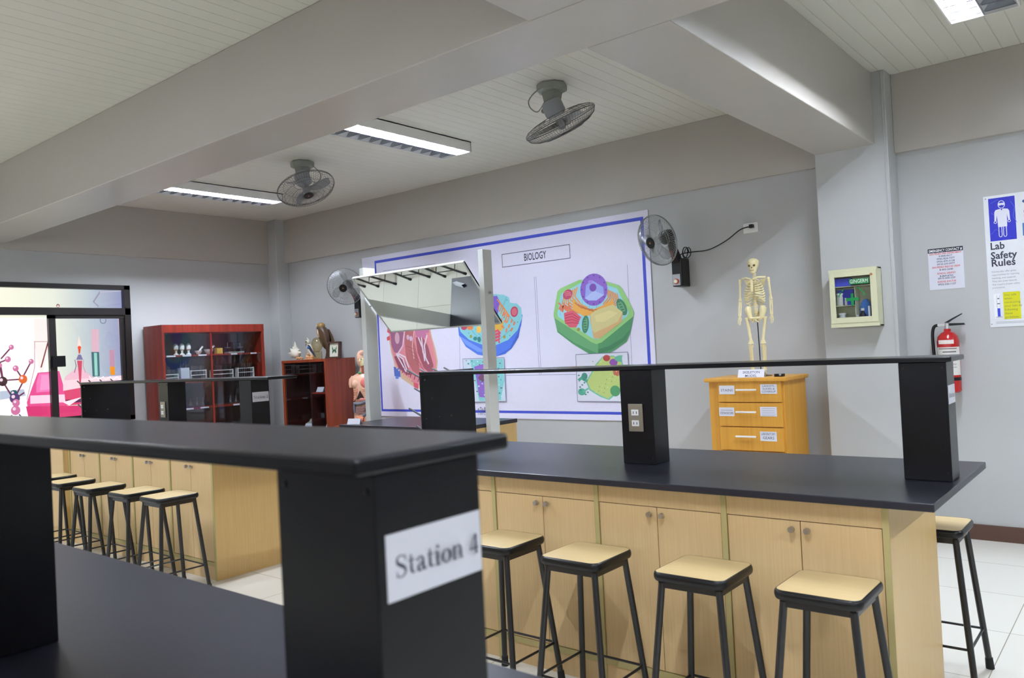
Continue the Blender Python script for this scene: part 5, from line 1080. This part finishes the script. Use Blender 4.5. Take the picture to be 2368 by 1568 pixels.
MB().box((bx0_ + 0.031, by0_ + 0.008, 0.501), (bx1_ - 0.031, by0_ + 0.012, bz1_ - 0.031)).build('glass_door', GLASS, t)
MB().box((bx0_ + 0.031, by0_ + 0.04, 0.6), (-7.506, by1_ - 0.016, 0.62)).box((-7.479, by0_ + 0.04, 0.6), (bx1_ - 0.031, by1_ - 0.016, 0.62)).build('shelf', DARKIN, t)
tent('tent_card', (-7.40, 5.60, SHZ + 0.001), 0.12, 0.055, 'folded white card on the upper shelf of the brown cabinet')
tent('tent_card', (-7.62, 5.58, 0.621), 0.13, 0.055, 'folded white card at the bottom left of the brown cabinet')
tent('tent_card', (-7.255, 5.58, 0.621), 0.09, 0.055, 'folded white card at the bottom right of the brown cabinet')
# small items inside
fl = thing('flower_model', (-7.60, 5.68, 0.621), 'white flower model on a thin stem inside the brown cabinet', 'model')
MB().cyl((-7.60, 5.68, 0.621), (-7.58, 5.68, 1.06), 0.004, 8).lathe([(0.05, 0.0), (0.05, 0.006)], (-7.60, 5.68, 0.6215), 14).build('stem', BLACKP, fl)
mb = MB()
for k in range(7): a = k * 2 * PI / 7; mb.ball((-7.62 + 0.028 * math.cos(a), 5.66, 0.985 + 0.032 * math.sin(a)), (0.02, 0.008, 0.016))
mb.ball((-7.57, 5.66, 0.93), (0.03, 0.01, 0.014)).ball((-7.63, 5.66, 0.90), (0.012, 0.008, 0.012)).ball((-7.59, 5.66, 0.89), (0.012, 0.008, 0.018)).build('petals', inkm((214, 216, 216)), fl, smooth=True)
sc_ = thing('shell_slice', (-7.28, 5.66, 0.621), 'curved pale shell slice standing low in the brown cabinet', 'shell')
MB().tube([(-7.27 + 0.10 * math.cos(a), 5.66, 0.80 + 0.15 * math.sin(a)) for a in [math.radians(95 + 14 * k) for k in range(11)]] , [0.010, 0.016, 0.02, 0.022, 0.022, 0.022, 0.02, 0.018, 0.016, 0.014, 0.012], 8).build('shell_rim', inkm((186, 184, 172)), sc_, smooth=True)
MB().prism([(-7.37, 5.63, 0.6215), (-7.27, 5.63, 0.6215), (-7.28, 5.63, 0.70), (-7.32, 5.63, 0.70)], (0, 0.05, 0)).build('support', inkm((176, 176, 166)), sc_)
wt_ = MB(); 
for k, (a, b, c) in enumerate(((-7.75, 0.03, 0.05), (-7.68, 0.05, 0.045), (-7.80, 0.03, 0.03))): wt_.ball((a, 5.72, 0.621 + c), (b, 0.04, c))
tag(wt_.build('shell_cluster', inkm((170, 168, 160)), smooth=True), 'grey shell cluster at the bottom left inside the brown cabinet', 'shell')
tag(MB().lathe([(0.03, 0.0005), (0.034, 0.004), (0.014, 0.03), (0.012, 0.06)], (-7.235, 5.62, SHZ), 12).build('glass_stopper', CLEARG, smooth=True), 'small glass piece at the right of the brown cabinet upper shelf', 'glass')

# objects on top
sh = thing('conch_shell', (-7.98, 5.70, bz1_ + 0.0005), 'spiky white conch shell at the left on the brown cabinet', 'shell')
mb = MB(); mb.M = Matrix.Translation(V((-7.985, 5.70, bz1_ + 0.078)))
mb.ball((0, 0, 0.0), (0.074, 0.05, 0.060)); 
for k, (a, l_) in enumerate(((5, 0.055), (35, 0.045), (62, 0.04), (92, 0.10), (118, 0.055), (146, 0.075), (176, 0.10), (200, 0.07), (226, 0.03))):
    a = math.radians(a); c = V((math.cos(a), 0, math.sin(a))); p = V((c.x * 0.05, 0, c.z * 0.04)); mb.cyl(p, p + c * (l_ * 1.05), 0.030, 8, 0.002)
mb.build('shell_body', inkm((226, 220, 204)), sh, smooth=True)
mb = MB()
for k in range(5): mb.ball((-7.95 + 0.025 * k, 5.69, bz1_ + 0.018 + 0.006 * (k % 2)), (0.016, 0.014, 0.014))
mb.build('shell_lip', inkm((206, 160, 110)), sh, smooth=True)
# bird with amber glass globe
def bird(name, org, S, parts, label, rz=0.0):
    pass
g = thing('bird_figurine', (-7.585, 5.62, bz1_ + 0.0005), 'black, white and blue bird figurine with an amber glass globe', 'figurine')
X = Matrix.Translation(V((-7.585, 5.62, bz1_ + 0.0005)))
def N(): q = MB(); q.M = X; return q
N().loft([[(cx + rx * math.cos(a), ry * math.sin(a), z) for a in [2 * PI * k / 14 for k in range(14)]] for z, cx, rx, ry in ((0.04, 0.03, 0.012, 0.02), (0.07, 0.012, 0.036, 0.032), (0.11, 0.0, 0.046, 0.038), (0.15, -0.016, 0.040, 0.034), (0.175, -0.032, 0.026, 0.024))]).build('body', inkm((206, 198, 182)), g, smooth=True)
N().ball((-0.048, 0, 0.20), (0.030, 0.024, 0.026)).cyl((-0.03, 0, 0.215), (-0.058, 0, 0.255), 0.008, 8, 0.002).build('head', inkm((196, 190, 172)), g, smooth=True)
N().cyl((-0.062, -0.004, 0.196), (-0.068, -0.012, 0.150), 0.012, 8, 0.002).ball((-0.05, -0.021, 0.204), (0.016, 0.006, 0.008)).build('beak', BLACKP, g, smooth=True)
N().loft([[(0.0 + t_ * 0.13 + w * math.cos(a), -0.034 - 0.004 * math.sin(a), 0.165 - t_ * 0.14 + w * 0.8 * math.sin(a)) for a in [2 * PI * k / 10 for k in range(10)]] for t_, w in ((0, 0.008), (0.15, 0.026), (0.4, 0.026), (0.7, 0.016), (1, 0.006))]).build('wing', inkm((50, 56, 78)), g, smooth=True)
N().ball((0.012, -0.040, 0.135), (0.022, 0.006, 0.018)).build('blue_wing_patch', inkm((44, 96, 150)), g, smooth=True)
N().ball((0.075, 0.035, 0.165), (0.078, 0.06, 0.085)).cyl((0.075, 0.035, 0.0), (0.075, 0.035, 0.09), 0.055, 18).build('glass_globe', DOMEG, g, smooth=True)
mb = N()
for k, (a, b, c) in enumerate(((-0.05, 0.03, 0.022), (-0.02, 0.024, 0.02), (0.02, 0.024, 0.02), (0.045, 0.03, 0.018), (0.0, 0.055, 0.016), (-0.04, 0.06, 0.016))): mb.ball((a, -0.01, b), c)
mb.box((-0.06, -0.04, 0), (0.08, 0.05, 0.015)); mb.build('coral_base', inkm((204, 156, 110)), g, smooth=True)
# hawk carving
hk = thing('hawk_carving', (-7.455, 5.785, bz1_ + 0.0005), 'tall dark brown hawk carving perched on a stump on the brown cabinet', 'carving')
X = Matrix.Translation(V((-7.455, 5.785, bz1_ + 0.0005)))
HB, HG = mat('carved_wood_dark', (84, 64, 46), 0.4, vary=0.35, nscale=30), mat('carved_wood_gold', (150, 116, 64), 0.35, vary=0.3, nscale=40)
N().loft([[(cx + rx * math.cos(a) * (1 + 0.12 * math.sin(3 * a)), ry * math.sin(a), z) for a in [2 * PI * k / 14 for k in range(14)]] for z, cx, rx, ry in ((0, -0.02, 0.052, 0.045), (0.03, -0.015, 0.040, 0.036), (0.08, -0.01, 0.034, 0.03), (0.13, -0.02, 0.036, 0.03), (0.15, -0.02, 0.03, 0.026))]).build('stump', HB, hk, smooth=True)
N().loft([[(cx + rx * math.cos(a), ry * math.sin(a), z) for a in [2 * PI * k / 16 for k in range(16)]] for z, cx, rx, ry in ((0.11, -0.05, 0.012, 0.02), (0.14, -0.055, 0.045, 0.038), (0.19, -0.07, 0.068, 0.05), (0.25, -0.085, 0.076, 0.058), (0.31, -0.10, 0.072, 0.056), (0.35, -0.115, 0.062, 0.05), (0.37, -0.125, 0.05, 0.042))]).build('body', HB, hk, smooth=True)
hd = N().ball((-0.135, 0, 0.385), (0.058, 0.045, 0.040)).build('head', HG, hk, smooth=True)
N().cyl((-0.182, -0.006, 0.382), (-0.205, -0.012, 0.350), 0.014, 8, 0.002).build('beak', BLACKP, hd, smooth=True); N().ball((-0.165, -0.036, 0.39), 0.006).build('eye', PORC, hd)
for s in (-1, 1):
    N().loft([[(-0.085 + t_ * 0.135 + w * math.cos(a), s * 0.052 + 0.006 * math.sin(a) * s, 0.335 - t_ * 0.24 + w * math.sin(a)) for a in [2 * PI * k / 10 for k in range(10)]] for t_, w in ((0, 0.01), (0.12, 0.034), (0.4, 0.042), (0.75, 0.028), (1, 0.008))]).build('wing', HB, hk, smooth=True)
N().loft([[(-0.02 + t_ * 0.07 + w * math.cos(a), 0.01 * math.sin(a), 0.17 - t_ * 0.09 + w * 0.5 * math.sin(a)) for a in [2 * PI * k / 10 for k in range(10)]] for t_, w in ((0, 0.02), (0.5, 0.024), (1, 0.014))]).build('tail', HB, hk, smooth=True)
N().tube([(-0.14, -0.050, 0.34), (-0.12, -0.060, 0.30), (-0.10, -0.060, 0.25)], [0.008, 0.014, 0.006], 6).build('gold_feathers', HG, hk, smooth=True)
# framed butterfly
fr_ = thing('picture_frame', (-7.05, 5.72, bz1_ + 0.0005), 'small dark framed green butterfly standing at the right on the brown cabinet', 'picture frame')
X = Matrix.Translation(V((-7.065, 5.70, bz1_ + 0.0005))) @ Matrix.Rotation(math.radians(14), 4, 'Z') @ Matrix.Rotation(math.radians(-6), 4, 'X')
FW_ = mat('dark_frame_wood', (60, 34, 24), 0.35)
X = Matrix.Translation(V((-7.21, 5.64, bz1_ + 0.0005))) @ Matrix.Rotation(math.radians(14), 4, 'Z') @ Matrix.Rotation(math.radians(-6), 4, 'X')
fr_.location = (-7.21, 5.64, bz1_ + 0.0005)
N().box((-0.085, 0, 0), (0.085, 0.045, 0.018)).box((-0.085, 0, 0.17), (0.085, 0.045, 0.188)).box((-0.085, 0, 0.018), (-0.065, 0.045, 0.17)).box((0.065, 0, 0.018), (0.085, 0.045, 0.17)).build('frame', FW_, fr_, bevel=0.002)
q = N(); q.box((-0.065, 0.02, 0.018), (0.065, 0.022, 0.17), inkm((206, 206, 190)))
for s in (-1, 1):
    q.prism([(0.0, 0.0195, 0.10), (s * 0.012, 0.0195, 0.10), (s * 0.034, 0.0195, 0.145), (s * 0.030, 0.0195, 0.10), (s * 0.004, 0.0195, 0.085)], (0, -0.001, 0), inkm((40, 96, 52)))
    q.prism([(0.0, 0.0195, 0.095), (s * 0.028, 0.0195, 0.09), (s * 0.026, 0.0195, 0.055), (s * 0.010, 0.0195, 0.07)], (0, -0.001, 0), inkm((34, 76, 48)))
q.box((-0.002, 0.018, 0.065), (0.002, 0.0195, 0.12), inkm((30, 30, 30))); q.build('butterfly_mount', None, fr_)

# ================================================================== TORSO MODEL on a low table
tt = thing('side_table', (-6.62, 5.62, 0), 'low wooden table under the human torso model', 'table')
MB().box((-6.95, 5.40, 0.655), (-6.35, 5.85, 0.68)).build('tabletop', BROWNW, tt, bevel=0.003)
for x in (-6.92, -6.40):
    for y in (5.43, 5.80): MB().box((x, y, 0), (x + 0.035, y + 0.035, 0.6549)).build('leg', BROWNW, tt)
to = thing('torso_model', (-6.63, 5.62, 0.6805), 'human torso anatomy model with open belly and half-cut head, left of the mirror post', 'anatomical model')
X = Matrix.Translation(V((-6.68, 5.62, 0.6805))) @ Matrix.Rotation(math.radians(18), 4, 'Z') @ Matrix.Diagonal((0.92, 0.95, 1, 1))
def el(z, cx, cyy, rx, ry, n=20): return [(cx + rx * math.cos(2 * PI * k / n), cyy + ry * math.sin(2 * PI * k / n), z) for k in range(n)]
N().loft([el(*r) for r in ((0.0, 0, 0, 0.135, 0.09), (0.05, 0, 0, 0.142, 0.095), (0.12, 0, 0, 0.138, 0.092), (0.20, 0, 0, 0.122, 0.082), (0.27, 0, 0, 0.115, 0.078), (0.34, 0, 0, 0.126, 0.086), (0.42, 0, 0, 0.145, 0.092), (0.48, 0, 0.004, 0.158, 0.086), (0.52, 0, 0.008, 0.150, 0.070), (0.545, 0, 0.01, 0.10, 0.055), (0.56, 0, 0.01, 0.055, 0.045), (0.60, 0, 0.005, 0.040, 0.042), (0.63, 0, 0.0, 0.042, 0.045))]).build('body', SKIN, to, smooth=True)
for s in (-1, 1): N().loft([el(0.40, s * 0.165, 0, 0.026, 0.034, 12), el(0.44, s * 0.165, 0, 0.034, 0.042, 12), el(0.49, s * 0.156, 0, 0.034, 0.044, 12), el(0.525, s * 0.135, 0, 0.02, 0.03, 12)]).build('arm_stump', SKIN, to, smooth=True)
hd = N().loft([el(*r) for r in ((0.625, 0, -0.01, 0.036, 0.045), (0.65, 0, -0.012, 0.052, 0.062), (0.68, 0, -0.008, 0.060, 0.072), (0.72, 0, 0, 0.066, 0.080), (0.755, 0, 0.004, 0.064, 0.078), (0.785, 0, 0.006, 0.048, 0.058), (0.80, 0, 0.006, 0.02, 0.026))]).build('head', SKIN, to, smooth=True)
N().ball((0.012, -0.045, 0.668), (0.042, 0.030, 0.042)).ball((0.012, -0.058, 0.70), (0.044, 0.022, 0.022)).ball((0.006, -0.078, 0.688), (0.010, 0.012, 0.016)).build('skull_half', BONE, hd, smooth=True)
N().ball((0.012, -0.022, 0.752), (0.052, 0.052, 0.034)).build('brain', inkm((168, 122, 108)), hd, smooth=True)
for s in (-1, 1): N().ball((0.012 + s * 0.017, -0.076, 0.703), (0.010, 0.005, 0.006)).build('eye', inkm((70, 66, 58)), hd)
N().cyl((0.02, -0.03, 0.55), (0.022, -0.030, 0.645), 0.022, 10).build('throat_muscles', inkm((150, 84, 70)), to, smooth=True)
N().ball((-0.02, -0.048, 0.556), (0.022, 0.014, 0.014)).build('thyroid', inkm((74, 140, 88)), to, smooth=True)
N().ball((0.062, -0.074, 0.45), (0.062, 0.030, 0.055)).build('chest_plate', inkm((214, 120, 110)), to, smooth=True)
N().ball((-0.07, -0.068, 0.44), (0.055, 0.034, 0.045)).build('breast', SKIN, to, smooth=True)
mb = N()
for s in (-1, 1):
    for k in range(6): mb.tube([(s * (0.03 + 0.008 * k), -0.090, 0.385 - 0.02 * k), (s * (0.075 + 0.004 * k), -0.078, 0.375 - 0.022 * k), (s * (0.115), -0.045, 0.375 - 0.022 * k)], 0.005, 6)
mb.build('ribs', inkm((228, 170, 140)), to, smooth=True)
N().prism([(0.0, -0.082, 0.37), (0.055, -0.080, 0.275), (-0.055, -0.080, 0.275)], (0, -0.008, 0)).build('belly_opening', inkm((48, 28, 26)), to)
N().ball((0.02, -0.078, 0.27), (0.05, 0.018, 0.024)).build('stomach', inkm((196, 124, 112)), to, smooth=True)
N().tube([(-0.085, -0.072, 0.13), (-0.092, -0.075, 0.18), (-0.085, -0.080, 0.235), (-0.04, -0.092, 0.225), (0.01, -0.095, 0.228), (0.06, -0.088, 0.245), (0.095, -0.070, 0.24), (0.09, -0.075, 0.17), (0.07, -0.085, 0.12), (0.03, -0.095, 0.10)], 0.018, 10).build('large_intestine', inkm((98, 102, 112)), to, smooth=True)
mb = N(); mb.tube([(-0.06 + 0.03 * (k % 5), -0.088, 0.19 - 0.016 * (k // 5) - 0.006 * (k % 2)) for k in range(25)], 0.012, 8); mb.build('small_intestine', inkm((128, 96, 92)), to, smooth=True)
mb = N(); mb.ball((0, -0.088, 0.055), (0.05, 0.016, 0.035)); mb.tube([(-0.03, -0.095, 0.02), (-0.02, -0.102, 0.06), (-0.05, -0.095, 0.09)], 0.009, 8); mb.build('bladder', inkm((214, 128, 84)), to, smooth=True)
N().tube([(0.04, -0.096, 0.01), (0.03, -0.104, 0.05), (0.045, -0.098, 0.085)], 0.006, 6).build('vessels', inkm((90, 60, 90)), to, smooth=True)
